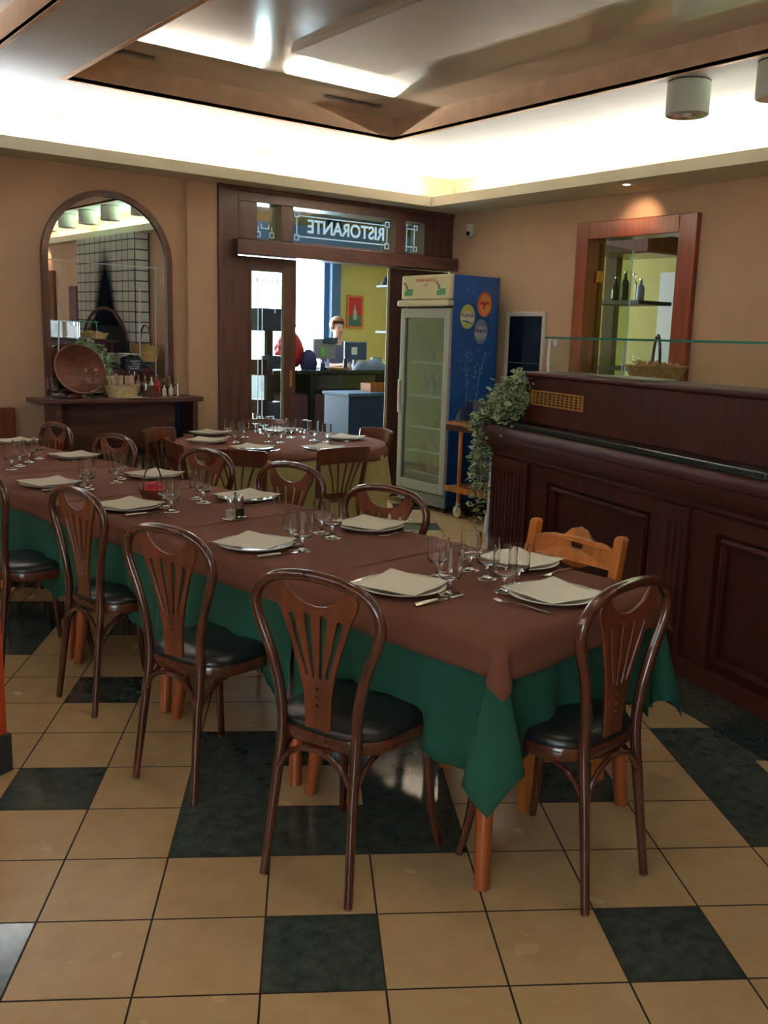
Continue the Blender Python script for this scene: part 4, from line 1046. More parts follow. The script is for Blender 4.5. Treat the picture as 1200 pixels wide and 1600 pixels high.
obj('seat', box(-.19, .19, -.16, .175, .44, .462), M['wicker'], lc, bevel=.01)
obj('seat_frame', boxes([(-.19, .19, .165, .195, .40, .44), (-.19, .19, -.18, -.16, .40, .44), (-.19, -.17, -.16, .165, .40, .44), (.17, .19, -.16, .165, .40, .44)]), M['orange'], lc)
obj('stretcher', boxes([(-.18, .18, .175, .19, .2, .225), (-.203, -.188, -.18, .17, .15, .175), (.188, .203, -.18, .17, .15, .175)]), M['orange'], lc)

# ================================================================== PIZZA COUNTER (turned against the walls)
CP = Vector((3.359, 2.216, 0)); CA = math.radians(73); CROT = CA
# local frame: x = along the counter (away from camera), y = towards the camera side (negative = behind)
pcn = thing('pizza_counter', 'long mahogany counter with moulded panels and granite plinth on the right', 'counter', CP, CROT)
XL, XN = 1.84, -2.6
obj('plinth', box(XN, XL - .05, -.60, 0.0, 0, .150), M['granite'], pcn)
obj('carcass', box(XN, XL - .02, -.60, -.035, .1505, .875), M['mahog2'], pcn)
bm = bmesh.new()
bx(bm, XN, XL - .02, -.034, .012, .152, .235)                                       # bottom rail
bx(bm, XN, XL - .02, -.034, .002, .80, .872)                                        # top rail
st = [(1.16 + .04, 1.38), (.20, .33), (-.16, .02), (-1.16, -.99)]
for a, b2 in ((1.19, 1.38), (.19, .30), (-.13, .02), (-1.15, -.98), (-2.4, -2.2)):
    bx(bm, a, b2, -.034, .002, .235, .80)
obj('face_frame', bm, M['mahog'], pcn, bevel=.003)
for a, b2 in ((1.38, 1.80), (.02, .19), (-1.32, -1.15)):
    bm = bmesh.new(); bx(bm, a, b2, -.034, .022, .236, .872)
    n = max(3, int((b2 - a) / .045))
    for k in range(n):
        x = a + .02 + (b2 - a - .04) * (k + .5) / n
        tube(bm, [(x, .022, .27), (x, .022, .80)], .0085, seg=6)
    obj('fluted_pilaster', bm, M['mahog'], pcn, bevel=.002)
def molding(x0, x1, z0, z1):
    bm = bmesh.new(); m_ = .024
    for a in ((x0, x1, z0, z0 + m_), (x0, x1, z1 - m_, z1), (x0, x0 + m_, z0 + m_, z1 - m_), (x1 - m_, x1, z0 + m_, z1 - m_)):
        bx(bm, a[0], a[1], -.030, -.006, a[2], a[3])
        bx(bm, a[0] + .004, a[1] - .004, -.006, .004, a[2] + .004, a[3] - .004) if a[1] - a[0] > .03 or True else None
    return bm
for x0, x1 in ((.31, 1.18), (-.97, -.14), (-2.19, -1.33)):
    pn = obj('recessed_panel', box(x0 - .01, x1 + .01, -.0345, -.028, .235, .80), M['mahog2'], pcn)
    obj('panel_moulding', molding(x0 + .02, x1 - .02, .27, .785), M['mahog'], pn, bevel=.004)
# cornice profile swept along the front and round the left end
prof = [(0.0, .872), (.018, .876), (.030, .892), (.030, .905), (.050, .925), (.075, .955), (.082, .985), (.082, 1.00), (.096, 1.006), (.100, 1.03), (.092, 1.052), (.080, 1.062), (.0, 1.062)]
bm = bmesh.new(); prev = None
path = [(XN, 0, 0, 1), (XL - .06, 0, 0, 1)] + [(XL - .06 + .0, 0, math.sin(a), math.cos(a)) for a in [PI / 2 * k / 6 for k in range(1, 7)]] + [(XL - .06, -.60, 1, 0)]
for (px, py, nx, ny) in path:
    cur = [bm.verts.new((px + nx * (o_ + .03) , py - .03 + ny * (o_ + .03), z)) for o_, z in prof]
    if prev:
        for a in range(len(cur) - 1): bm.faces.new((prev[a], prev[a + 1], cur[a + 1], cur[a]))
    prev = cur
obj('cornice', bm, M['mahogx'], pcn, sm=True, sharp=35)
obj('granite_ledge', box(XN, XL + .035, -.62, .085, 1.0625, 1.095), M['granite'], pcn, bevel=.006)
obj('upper_front', boxes([(XN, 1.50, -.06, -.012, 1.0955, 1.345), (1.452, 1.50, -.30, -.061, 1.0955, 1.345)]), M['mahog'], pcn, bevel=.003)
obj('top_cap', box(XN, 1.52, -.32, .006, 1.3455, 1.370), M['mahogx'], pcn, bevel=.008)
vt = bmesh.new(); x0, x1, z0, z1 = .915, 1.425, 1.195, 1.275
for a in ((x0, x1, z0, z0 + .008), (x0, x1, z1 - .008, z1), (x0, x0 + .012, z0 + .008, z1 - .008), (x1 - .012, x1, z0 + .008, z1 - .008)): bx(vt, a[0], a[1], -.012, -.004, a[2], a[3])
for k in range(1, 5): bx(vt, x0 + .012, x1 - .012, -.012, -.006, z0 + .008 + k * .0128 - .002, z0 + .008 + k * .0128 + .002)
for k in range(1, 12): xx = x0 + k * (x1 - x0) / 12; bx(vt, xx - .003, xx + .003, -.012, -.0055, z0 + .008, z1 - .008)
vo = obj('brass_vent', vt, M['brass'], pcn); obj('vent_backing', box(x0 + .012, x1 - .012, -.0125, -.0118, z0 + .008, z1 - .008), M['dark'], pcn)
cs = thing('glass_case', 'glass display case with teal edge on top of the pizza counter', 'display case', CP + Vector((0, 0, 1.3705)), CROT)
obj('front_glass', box(XN, 1.33, -.045, -.039, 0, .178), M['caseglass'], cs)
obj('end_glass', box(1.322, 1.33, -.30, -.045, 0, .178), M['caseglass'], cs)
obj('top_glass', box(XN, 1.345, -.31, -.025, .179, .188), M['caseglass'], cs)
obj('top_glass_edge', boxes([(XN, 1.345, -.0248, -.022, .1785, .1885), (1.3452, 1.348, -.31, -.025, .1785, .1885)]), M['greenline'], cs)
obj('steel_edge', boxes([(1.331, 1.336, -.045, -.038, 0, .178), (1.02, 1.026, -.30, -.294, 0, .178)]), M['chrome'], cs)
obj('shelf_clip', box(1.27, 1.29, -.05, -.035, .14, .178), M['steel'], cs)
bm = bmesh.new(); bx(bm, .55, .95, -.27, -.10, 0.001, 0.006)
tag(obj('serving_board', xform(bm, Matrix()), M['white'], None, CP + Vector((0, 0, 1.371)), CROT), 'thin white tray lying inside the glass case on the counter', 'tray')
# back shelf and basket
def cl_(x, y, z=0): a = CA; return CP + Vector((x * math.cos(a) - y * math.sin(a), x * math.sin(a) + y * math.cos(a), z))
bsf = thing('back_shelf', 'narrow wooden shelf behind the glass case carrying the bread basket', 'shelf', CP, CROT)
obj('board', box(.80, 1.24, -.68, -.325, 1.325, 1.345), M['mahogx'], bsf)
obj('bracket', boxes([(.82, .84, -.61, -.58, 1.0955, 1.325), (1.20, 1.22, -.61, -.58, 1.0955, 1.325)]), M['mahog'], bsf)
bk = thing('bread_basket', 'straw basket with a dark hoop handle behind the glass case', 'basket', cl_(1.02, -.50, 1.3455), CROT + 1.35)
obj('basket_body', lt([(0, 0), (.12, 0), (.155, .07), (.165, .08), (.155, .082), (.115, .01), (0, .01)], 30), M['wicker'], bk, sm=True)
obj('handle', tb([(.0 , .045 * math.cos(a) * 1.0, .06 + .175 * math.sin(a)) for a in [PI * k / 16 for k in range(17)]], .008, seg=8), M['dark'], bk, sm=True)
bm = bmesh.new()
for k in range(22):
    a = random.random() * 6.28; r = random.uniform(.02, .12); x, y = r * math.cos(a), r * math.sin(a)
    d = Vector((random.uniform(-1, 1), random.uniform(-1, 1), random.uniform(.1, 1.0))).normalized() * .035
    tube(bm, [Vector((x, y, .075)) - d * .5, Vector((x, y, .08)) + d * .8], [.011, .013], seg=6)
obj('bread_pieces', bm, M['wicker'], bk, sm=True)
# plate stacks behind the counter front, seen in the mirror
def plate_stack(n, r):
    prof = [(0, 0)]
    for k in range(n):
        z = k * .011; prof += [(r * .7, z), (r, z + .008), (r * .99, z + .010), (r * .72, z + .0095)]
    prof += [(0, n * .011)]; return lt(prof, 32)
stk = thing('plate_stack', '', 'plates'); bpy.data.objects.remove(stk)
for (x, y, n, r, lab) in ((.90, -.42, 13, .125, 'tall stack of white plates reflected left in the mirror'), (1.33, -.40, 11, .125, 'middle stack of white plates reflected in the mirror'), (1.70, -.42, 12, .125, 'right stack of white plates reflected in the mirror')):
    for k in range(n):
        pass
    base = cl_(x, y, 1.0955)
    one = None
    for k in range(n):
        if one is None:
            one = obj('stacked_plate', lt([(0, 0), (r * .62, 0), (r, .012), (r * .985, .0145), (r * .63, .004), (0, .004)], 32), M['china'], None, base, sm=True); o = one
        else:
            o = one.copy(); C.objects.link(o)
        o.location = base + Vector((random.uniform(-.002, .002), random.uniform(-.002, .002), .0101 * k))
        tag(o, ('topmost plate of the ' if k == n - 1 else 'plate inside the ') + lab, 'plate', lab.replace('tall stack', 'stack') + ', plates')

# ivy trailing over the counter's left end
iv = thing('ivy_plant', 'variegated green and cream ivy trailing from the left end of the counter', 'plant', cl_(1.61, -.015, 1.0955))
obj('pot', lt([(0, 0), (.045, 0), (.06, .085), (.064, .092), (.056, .092), (.04, .02), (0, .02)], 20), plain('dark_pot', srgb(60, 50, 40), .8), iv, sm=True)
ivo = cl_(1.61, -.015, 1.0955)
leafg = bmesh.new(); leafc = bmesh.new(); stems = bmesh.new()
rnd = random.Random(11)
def add_leaf(p, s):
    d = Vector((rnd.uniform(-1, 1), rnd.uniform(-1, 1), rnd.uniform(-.8, .5))).normalized()
    up = Vector((rnd.uniform(-.5, .5), rnd.uniform(-.5, .5), 1)); sd = d.cross(up).normalized(); nn = sd.cross(d)
    ol = [(0, 0), (.35, .42), (.15, .62), (.55, .60), (1.0, 0), (.55, -.60), (.15, -.62), (.35, -.42)]
    for bmx, k, off in ((leafc, 1.0, 0), (leafg, .68, .0012)):
        c0 = bmx.verts.new(p + d * s * .45 + nn * (off + s * .06))
        vs = [bmx.verts.new(p + d * s * (.45 + (a - .45) * k) + sd * s * b2 * k * .8 + nn * off) for a, b2 in ol]
        for q in range(8): bmx.faces.new((c0, vs[q], vs[(q + 1) % 8]))
# strands: from the pot, out over the edge towards the aisle (local -> world), then down
EX = Vector((math.cos(CA), math.sin(CA), 0)); EY = Vector((-math.sin(CA), math.cos(CA), 0))
strands = []
for k in range(30):
    a = rnd.random()
    st_p = EY * rnd.uniform(-.04, .06) + EX * rnd.uniform(-.20, .0) + Vector((0, 0, rnd.uniform(.10, .26)))
    mid = EX * rnd.uniform(.10, .24) + EY * rnd.uniform(-.08, .12) + Vector((0, 0, rnd.uniform(.0, .16)))
    down = rnd.uniform(.05, .62)
    end = EX * rnd.uniform(.20, .34) + EY * rnd.uniform(-.06, .13) + Vector((0, 0, -down))
    midb = (mid + end) / 2 + EX * .06 + EY * .02
    sp = spline([Vector((0, 0, .12)), st_p, mid, midb, end], 6)
    tube(stems, sp, .0022, seg=4); strands.append(sp)
    for p in sp[4:]:
        for _ in range(3): add_leaf(p + Vector((rnd.uniform(-.025, .025), rnd.uniform(-.025, .025), rnd.uniform(-.02, .02))), rnd.uniform(.028, .046))
for k in range(26):                       # short shoots that cover the pot on the aisle side
    e1 = EY * rnd.uniform(.02, .11) + EX * rnd.uniform(-.16, .12) + Vector((0, 0, rnd.uniform(.04, .24)))
    e2 = e1 + EY * rnd.uniform(.0, .05) + EX * rnd.uniform(-.04, .08) + Vector((0, 0, -rnd.uniform(.05, .14)))
    sp = spline([Vector((0, 0, .08)), (e1 + Vector((0, 0, .10))) * .6, e1, e2], 5)
    tube(stems, sp, .002, seg=4)
    for p in sp[4:]:
        for _ in range(2): add_leaf(p + Vector((rnd.uniform(-.02, .02), rnd.uniform(-.02, .02), rnd.uniform(-.02, .02))), rnd.uniform(.028, .044))
obj('stems', stems, M['stem'], iv)
o = obj('leaf_margins', leafc, M['leaf2'], iv); o['kind'] = 'stuff'
o = obj('leaf_centres', leafg, M['leaf1'], iv); o['kind'] = 'stuff'
# steel strip and bag at the left end of the counter
tag(obj('steel_post', tb([Vector((0, 0, 0)), Vector((0, 0, .86))], .012, seg=12), plain('satin_steel', (.95, .96, 1, 1), .38, 1.0), None, cl_(XL + .004, .004, 0.0), sm=True), 'bright polished steel strip down the left end of the counter', 'post')
bm = bmesh.new(); N = 24
rings = []
for k in range(13):
    t = k / 12; z = .02 + .60 * t; w_ = .13 * (math.sin(PI * min(1, .18 + t * .82)) ** .7) + .01; dp = .06 * math.sin(PI * (1 - t) * .5 + .2) + .01
    rings.append([bm.verts.new((w_ * math.cos(2 * PI * i / N) * (1 + .08 * math.sin(5 * i + k)), dp * math.sin(2 * PI * i / N), z)) for i in range(N)])
for A, B in zip(rings, rings[1:]):
    for i in range(N): bm.faces.new((A[i], A[(i + 1) % N], B[(i + 1) % N], B[i]))
bm.faces.new(rings[0][::-1]); bm.faces.new(rings[-1])
bag = thing('white_bag', 'white printed bag hanging at the counter end below the ivy', 'bag', cl_(XL + .14, -.14, .12), CROT)
obj('sack', bm, M['bagwhite'], bag, sm=True)
obj('loop', tb([(-.03, 0, .60), (-.03, 0, .72), (0, 0, .75), (.03, 0, .72), (.03, 0, .60)], .004, seg=6), M['bagwhite'], bag, sm=True)

# ================================================================== DRINKS FRIDGE
FG = thing('drinks_fridge', 'tall glass-door drinks fridge with blue bubble-printed side', 'fridge', (5.43, 6.13, 0))
# local: x into depth (0..0.56), y width (0..0.67), door faces -x
FW, FD, FH = .67, .56, 2.07
blue = plain('blue_sticker_film', srgb(14, 72, 142), 0.35)
obj('side_panel', box(.03, FD, -.012, 0.0, .06, FH - .005), blue, FG)
cab = obj('cabinet', boxes([(.05, FD, 0.0, .03, .06, FH - .005), (.05, FD, FW - .03, FW, .06, FH - .005), (FD - .03, FD, .03, FW - .03, .06, FH - .005), (.05, FD - .03, .03, FW - .03, .06, .16), (.05, FD - .03, .03, FW - .03, 1.80, FH - .005)]), plain('fridge_liner', srgb(104, 122, 150), .5), FG)
obj('base_grille', box(.02, .05, 0, FW, .045, .15), M['plastic'], FG)
bm = bmesh.new(); bx(bm, 0, .05, 0, FW, 1.86, FH); obj('header', bm, M['offwhite'], FG, bevel=.012)
bm = bmesh.new(); bx(bm, -.035, .05, -.005, FW + .02, 1.80, 1.855); obj('header_ledge', bm, M['offwhite'], FG, bevel=.015)
dr = obj('door', boxes([(0.0, .045, 0.0, .07, .16, 1.785), (0.0, .045, FW - .06, FW, .16, 1.785), (0, .045, .07, FW - .06, 1.70, 1.785), (0, .045, .07, FW - .06, .16, .25)]), plain('grey_white_door', srgb(168, 172, 172), .4), FG, bevel=.006)
obj('pane', box(.02, .026, .07, FW - .06, .25, 1.70), pane_mat('fridge_pane', (.60, .70, .82, 1), .25), dr)
obj('handle', box(-.025, 0, FW - .035, FW - .012, .85, 1.15), M['offwhite'], dr, bevel=.008)
obj('inner_lamp', box(.06, .09, .10, FW - .10, 1.74, 1.77), M['white'], FG)
for sx, sy in ((.06, .04), (.50, .04), (.06, FW - .04), (.50, FW - .04)):
    obj('foot', lt([(0, 0), (.02, 0), (.02, .06), (0, .06)], 10), M['dark'], FG, loc=(sx, sy, 0), sm=True)
for z in (.30, .50, .72, 1.00, 1.30):
    bm = bmesh.new()
    bx(bm, .08, .085, .035, FW - .035, z, z + .02)
    for k in range(12): bx(bm, .085, .50, .05 + k * .0515, .054 + k * .0515, z + .004, z + .008)
    obj('wire_shelf', bm, M['white'], FG)
# header print: red line, small ski-jumper marks with green tags
def side_text(s, size, cy, cz, mat, name, parent, bold=0.0, xs=-.0012):
    b_ = text_bm(s, size, .0005, bold)
    # seen from -x side: right direction is -y
    xform(b_, basis((xs, cy, cz), (0, -1, 0), (0, 0, 1), (-1, 0, 0))); return obj(name, b_, mat, parent)
redp = plain('red_print_ink', srgb(190, 50, 50), .6); grnp = plain('green_print_ink', srgb(70, 130, 90), .6); dkp = plain('dark_print_ink', srgb(50, 56, 80), .6)
side_text('FORNO ANTICO', .036, FW / 2, 2.022, redp, 'printed_lettering', FG, .001)
side_text('-  A  -', .03, FW / 2, 1.985, dkp, 'printed_lettering', FG, .001)
for cy in (FW - .10, .13):
    bm = bmesh.new(); bx(bm, -.0015, -.0003, cy - .055, cy + .055, 1.895, 1.935); bx(bm, -.0015, -.0003, cy - .06, cy + .02, 1.935, 1.95)
    obj('green_label', bm, grnp, FG, bevel=.0)
    bm = bmesh.new()
    for q in ([(cy + .05, 2.0), (cy + .035, 1.945), (cy + .022, 1.945), (cy + .035, 1.99)], [(cy + .075, 2.01), (cy + .02, 1.985), (cy + .02, 1.978), (cy + .07, 1.995)], [(cy + .02, 1.978), (cy + .0, 1.945), (cy + .008, 1.945), (cy + .03, 1.97)]):
        quad(bm, [(-.0008, y, z) for y, z in q])
    lathe(bm, [(0, 0), (.008, .004), (0, .012)], 8, (-.001, cy + .046, 2.003))
    obj('jumping_figure_mark', bm, dkp, FG)
# side discs; side panel faces -y, right = +x
def disc(cx, cz, rx, rz, mat, name, parent=FG, d=.0135):
    pts = [(rx * math.cos(2 * PI * k / 40), rz * math.sin(2 * PI * k / 40)) for k in range(40)]
    b_ = fill2d(pts, [], .001); xform(b_, basis((cx, -d, cz), (1, 0, 0), (0, 0, 1), (0, -1, 0))); return obj(name, b_, mat, parent)
def stext(s, size, cx, cz, mat, parent, bold=.001, d=.0155, sx=1.0):
    b_ = text_bm(s, size, .0004, bold); xform(b_, basis((cx, -d, cz), (sx, 0, 0), (0, 0, 1), (0, -1, 0))); return obj('printed_lettering', b_, mat, parent)
d1 = disc(.19, 1.72, .085, .105, plain('lime_disc', srgb(196, 206, 110), .4), 'drink_badge'); disc(.19, 1.712, .078, .052, M['white'], 'badge_band', d1, .0145)
stext('FLAVIA', .046, .19, 1.728, plain('ink_purple', srgb(70, 50, 100), .5), d1, .0008, .0158)
bm = tb([(.13, -.0155, 1.685), (.18, -.0155, 1.678), (.25, -.0155, 1.66)], [.004, .009, .003], seg=6); obj('wave_mark', bm, plain('ink_teal', srgb(60, 140, 160), .5), d1, sm=True)
d2 = disc(.385, 1.83, .085, .108, plain('orange_disc', srgb(214, 110, 60), .4), 'drink_badge'); disc(.39, 1.83, .066, .086, plain('amber_disc', srgb(226, 160, 80), .4), 'badge_centre', d2, .0145)
stext('aya', .085, .385, 1.836, plain('ink_magenta', srgb(190, 30, 70), .5), d2, .004, .0158)
d3 = disc(.355, 1.595, .080, .108, plain('steel_blue_disc', srgb(116, 140, 170), .4), 'drink_badge'); disc(.355, 1.585, .075, .058, plain('pale_band', srgb(176, 178, 196), .4), 'badge_band', d3, .0145)
stext('PINETA', .042, .355, 1.60, plain('ink_navy', srgb(40, 34, 70), .5), d3, .0012, .0158)
bm = bmesh.new(); rb = random.Random(4)
for k in range(90):
    if k < 40: x, z, r = rb.uniform(.06, .5), rb.uniform(.6, 2.0), rb.uniform(.003, .006)
    else:
        a = rb.uniform(-1, 1); z = rb.uniform(.95, 1.45); x = .27 + a * (.05 + (z - .95) * .30) * (1 if rb.random() > .3 else .6); r = rb.uniform(.003, .0075)
    pts = [(r * math.cos(2 * PI * q / 8), -.0128, r * 1.4 * math.sin(2 * PI * q / 8)) for q in range(8)]
    quad(bm, [(x + p[0], p[1], z + p[2]) for p in pts])
o = obj('bubble_print', bm, plain('bubble_print', srgb(120, 170, 220), .3), FG)
bm = bmesh.new()
tube(bm, spline([(.20, -.0125, .90), (.22, -.0125, 1.10), (.19, -.0125, 1.32), (.24, -.0125, 1.45)], 5), .0028, seg=5); tube(bm, spline([(.34, -.0125, 1.02), (.36, -.0125, 1.22), (.42, -.0125, 1.40)], 5), .0028, seg=5)
tube(bm, spline([(.16, -.0125, .55), (.20, -.0125, .72), (.17, -.0125, .95)], 5), .0022, seg=5)
obj('splash_print', bm, plain('splash_print', srgb(110, 160, 200), .3), FG)
# contents of the fridge
def small_bottle(pref, h, r, mt, capm, zshelf, ys, xs, lab, grp):
    first = None
    for i, (y, x) in enumerate([(y, x) for y in ys for x in xs]):
        loc = (5.43 + x, 6.13 + y, zshelf)
        if first is None: first = bottle('bottle', loc, h, r, mt, '', group=grp, cap=capm); KIDS_all(first); o = first
        else: o = copy_tree(first)
        o.location = loc; o['label'] = lab
# (labels: identical bottles of one shelf, told apart by nothing, share a label and group)
small_bottle('b', .20, .030, plain('red_can', srgb(186, 70, 74), .35), M['white'], .309, (.12, .20, .28, .36, .44, .52), (.14, .24), 'row of pink-red bottles on the lowest fridge shelf', 'pink-red bottles on the lowest fridge shelf')
small_bottle('b', .11, .038, plain('dark_red_jar', srgb(120, 40, 40), .3), M['steel'], .509, (.15, .25, .35, .45), (.15,), 'short dark red jar on the second fridge shelf', 'dark red jars on the second fridge shelf')
small_bottle('b', .13, .034, plain('red_jar', srgb(170, 60, 60), .3), M['dark'], .729, (.12, .20, .28), (.15,), 'red drink bottle on the third fridge shelf', 'red bottles on the third fridge shelf')
small_bottle('b', .22, .033, plain('blue_water_bottle', srgb(28, 60, 150), .15, coat=.4), M['darkblue'], 1.009, (.14, .22, .40, .48), (.15, .24), 'blue water bottle on the fourth fridge shelf', 'blue water bottles on the fourth fridge shelf')
fbx = thing('packaged_food', 'dark and red food package on the top fridge shelf', 'package', (5.60, 6.30, 1.3105))
obj('carton', box(-.06, .10, -.10, .12, 0, .10), M['pink'], fbx, bevel=.01); obj('lid', box(-.065, .105, -.105, .125, .101, .19), M['dark'], fbx, bevel=.02)
fb2 = thing('storage_box', 'black box hanging high inside the drinks fridge', 'box', (5.62, 6.22, 1.3105)); 
obj('carton', box(-.05, .10, -.03, .07, .20, .42), M['dark'], fb2, bevel=.01); obj('stand', box(0, .05, .0, .04, 0, .20), M['dark'], fb2)
fb3 = thing('white_carton', 'pale carton with dark bottle on the fourth fridge shelf right side', 'carton', (5.60, 6.22, 1.0095))
obj('carton', box(-.05, .06, -.08, .09, .0, .09), M['offwhite'], fb3, bevel=.004); obj('bottle_neck', lt([(0, .091), (.035, .091), (.035, .2), (.014, .25), (.014, .28), (0, .28)], 12), M['dark'], fb3, sm=True)

# ================================================================== SERVING TROLLEY
tr = thing('serving_trolley', 'wooden serving trolley with a clear dome beside the blue fridge side', 'trolley', (5.40, 5.36, 0))
TLn, TDp = .70, .46
obj('top_tray', boxes([(0.0, TDp, 0, TLn, .80, .825), (-.012, 0, -.012, TLn + .012, .765, .826), (TDp, TDp + .012, -.012, TLn + .012, .765, .832), (0, TDp, -.012, 0, .765, .832), (0, TDp, TLn, TLn + .012, .765, .832)]), M['orange'], tr, bevel=.003)
obj('tray_edge', box(-.018, -.0125, -.012, TLn + .012, .755, .805), M['mahog'], tr)
obj('lower_tray', boxes([(0.0, TDp, 0, TLn, .25, .272), (-.012, 0, -.012, TLn + .012, .225, .275)]), M['orange'], tr, bevel=.003)
for x in (.04, TDp - .04):
    for y in (.04, TLn - .12):
        obj('post', tb([(x, y, .12), (x, y, .80)], .017, seg=10), M['orange'], tr, sm=True)
        wh = bmesh.new(); xform_m = Matrix.Translation((x, y, .052)) @ Matrix.Rotation(PI / 2, 4, 'Y')
        lathe(wh, [(0, -.012), (.045, -.012), (.052, -.008), (.052, .008), (.045, .012), (0, .012)], 20); xform(wh, xform_m)
        w_ = obj('wheel', wh, M['offwhite'] if x < .1 else M['dark'], tr, sm=True)
        ty = lt([(.0505, -.010), (.054, -.009), (.054, .009), (.0505, .010)], 20); xform(ty, xform_m); obj('tyre', ty, M['dark'], w_, sm=True)
        obj('fork', boxes([(x - .018, x - .0135, y - .012, y + .012, .05, .125), (x + .0135, x + .018, y - .012, y + .012, .05, .125), (x - .018, x + .018, y - .012, y + .012, .1251, .13)]), M['steel'], tr)
bm = bmesh.new(); N = 14
for side in (0,):
    pa = [(.02, .06 + .0, .826)]
rws = []
for k in range(N + 1):
    a = PI * k / N; yy = .35 - .30 * math.cos(a); zz = .826 + .21 * math.sin(a)
    rws.append([bm.verts.new((.03, yy, zz)), bm.verts.new((TDp - .03, yy, zz))])
for A, B in zip(rws, rws[1:]): bm.faces.new((A[0], A[1], B[1], B[0]))
bm.faces.new([r[0] for r in rws]); bm.faces.new([r[1] for r in rws][::-1])
do = obj('clear_dome', bm, pane_mat('dome_plastic', (.86, .9, .95, 1), .10), tr)
md = do.modifiers.new('thickness', 'SOLIDIFY'); md.thickness = .003
fbk = thing('folded_board', 'dark folded tray leaning behind the trolley dome', 'tray', (5.93, 5.45, 0.0))
obj('board', box(-.0, .02, -.1, .36, .05, 1.10), M['bistro'], fbk, bevel=.004); obj('rim', box(-.012, .0, -.1, .36, 1.04, 1.10), M['steel'], fbk)

# electric panel and alarm on the right wall
ep = thing('wall_cabinet', 'white-framed black glass wall cabinet between fridge and bar door', 'cabinet', (XR, 5.70, 0))
obj('frame', boxes([(-.03, 0, 0, .035, .95, 1.78), (-.03, 0, .435, .47, .95, 1.78), (-.03, 0, .035, .435, 1.74, 1.78), (-.03, 0, .035, .435, .95, .985)]), M['white'], ep, bevel=.003)
obj('door_panel', box(-.018, -.001, .035, .435, .985, 1.74), plain('black_glass', srgb(16, 22, 36), .12), ep)
obj('door_seam', box(-.0195, -.0185, .035, .435, 1.33, 1.335), M['plastic'], ep)
al = thing('alarm_sensor', 'small white alarm sensor high on the wall above the fridge', 'sensor', (XR, 6.70, 2.52))
obj('housing', box(-.05, 0, -.035, .035, -.06, .06), M['white'], al, bevel=.015)
obj('lens', lt([(0, 0), (.022, 0), (.018, .012), (0, .018)], 14), M['dark'], al, loc=(-.05, 0, -.03))
children(al)[-1].rotation_euler = (0, -PI / 2, 0)

# ================================================================== ARCHED MIRROR AND SHELF
mr_ = thing('arched_mirror', 'large arched wall mirror in a dark wood frame', 'mirror', (2.77, YL, 0))
hw = .50; zs = 1.04; zsp = 2.03; rad = hw
def arch_pts(h, zb, extra=0.0, n=28):
    return [(h, zb)] + [(h * math.cos(PI * k / n), zsp + (h) * math.sin(PI * k / n)) for k in range(n + 1)] + [(-h, zb)]
bm = bmesh.new(); o1 = arch_pts(hw + .0, zs); i1 = arch_pts(hw - .045, zs)
fo = [bm.verts.new((x, -.045, z)) for x, z in o1]; fi = [bm.verts.new((x, -.045, z)) for x, z in i1]; bo = [bm.verts.new((x, -.001, z)) for x, z in o1]; bi2 = [bm.verts.new((x, -.001, z)) for x, z in i1]
for k in range(len(o1) - 1):
    bm.faces.new((fo[k], fo[k + 1], fi[k + 1], fi[k])); bm.faces.new((fo[k], bo[k], bo[k + 1], fo[k + 1])); bm.faces.new((fi[k], fi[k + 1], bi2[k + 1], bi2[k]))
obj('frame', bm, M['shelfwood'], mr_)
bm = bmesh.new(); pts = arch_pts(hw - .044, zs); tilt = math.radians(.35)
fv = [bm.verts.new((x, -.022 - math.tan(tilt) * (z - 1.8), z)) for x, z in pts]; bm.faces.new(fv)
gm = obj('mirror_glass', bm, M['mirror'], mr_)
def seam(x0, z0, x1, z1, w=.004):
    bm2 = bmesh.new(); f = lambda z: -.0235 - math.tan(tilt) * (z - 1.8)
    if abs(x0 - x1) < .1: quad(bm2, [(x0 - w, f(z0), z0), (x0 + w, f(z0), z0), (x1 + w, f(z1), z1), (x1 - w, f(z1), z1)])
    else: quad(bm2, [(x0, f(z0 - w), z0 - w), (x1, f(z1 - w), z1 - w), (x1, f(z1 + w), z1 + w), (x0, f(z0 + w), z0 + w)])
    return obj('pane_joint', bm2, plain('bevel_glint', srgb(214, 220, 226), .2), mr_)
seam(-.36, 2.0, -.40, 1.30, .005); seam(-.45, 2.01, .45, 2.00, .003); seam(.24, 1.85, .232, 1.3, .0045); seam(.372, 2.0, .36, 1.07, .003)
sh = thing('wall_shelf', 'wooden wall shelf unit below the arched mirror', 'shelf', (2.20, YL, 0))
obj('top_board', box(-.07, 1.20, -.30, -.002, .995, 1.03), M['shelfwood'], sh, bevel=.006)
obj('cabinet_front', box(.10, 1.05, -.10, -.08, .64, .985), M['shelfwood'], sh)
obj('bottom_board', box(.06, 1.17, -.24, -.002, .61, .64), M['shelfwood'], sh)
obj('side_panel', box(0.06, .10, -.26, -.002, .64, .994), M['shelfwood'], sh); obj('side_panel', box(1.13, 1.17, -.26, -.002, .64, .994), M['shelfwood'], sh)
obj('back_panel', box(1.05, 1.13, -.03, -.002, .64, .994), M['darkblue'], sh)
rd = thing('radiator', 'pale convector radiator under the wall shelf', 'radiator', (2.36, YL, 0))
bm = bmesh.new()
for k in range(16): bx(bm, .01 + k * .056, .05 + k * .056, -.10, -.03, .10, .57)
bx(bm, 0, .91, -.08, -.05, .12, .16); bx(bm, 0, .91, -.08, -.05, .5, .54); bx(bm, .1, .13, -.05, -.002, .3, .34); bx(bm, .8, .83, -.05, -.002, .3, .34)
obj('fins', bm, M['lampwhite'], rd, bevel=.006)
obj('feet', boxes([(.1, .13, -.09, -.04, 0, .12), (.78, .81, -.09, -.04, 0, .12)]), M['lampwhite'], rd)

ZSH = 1.031
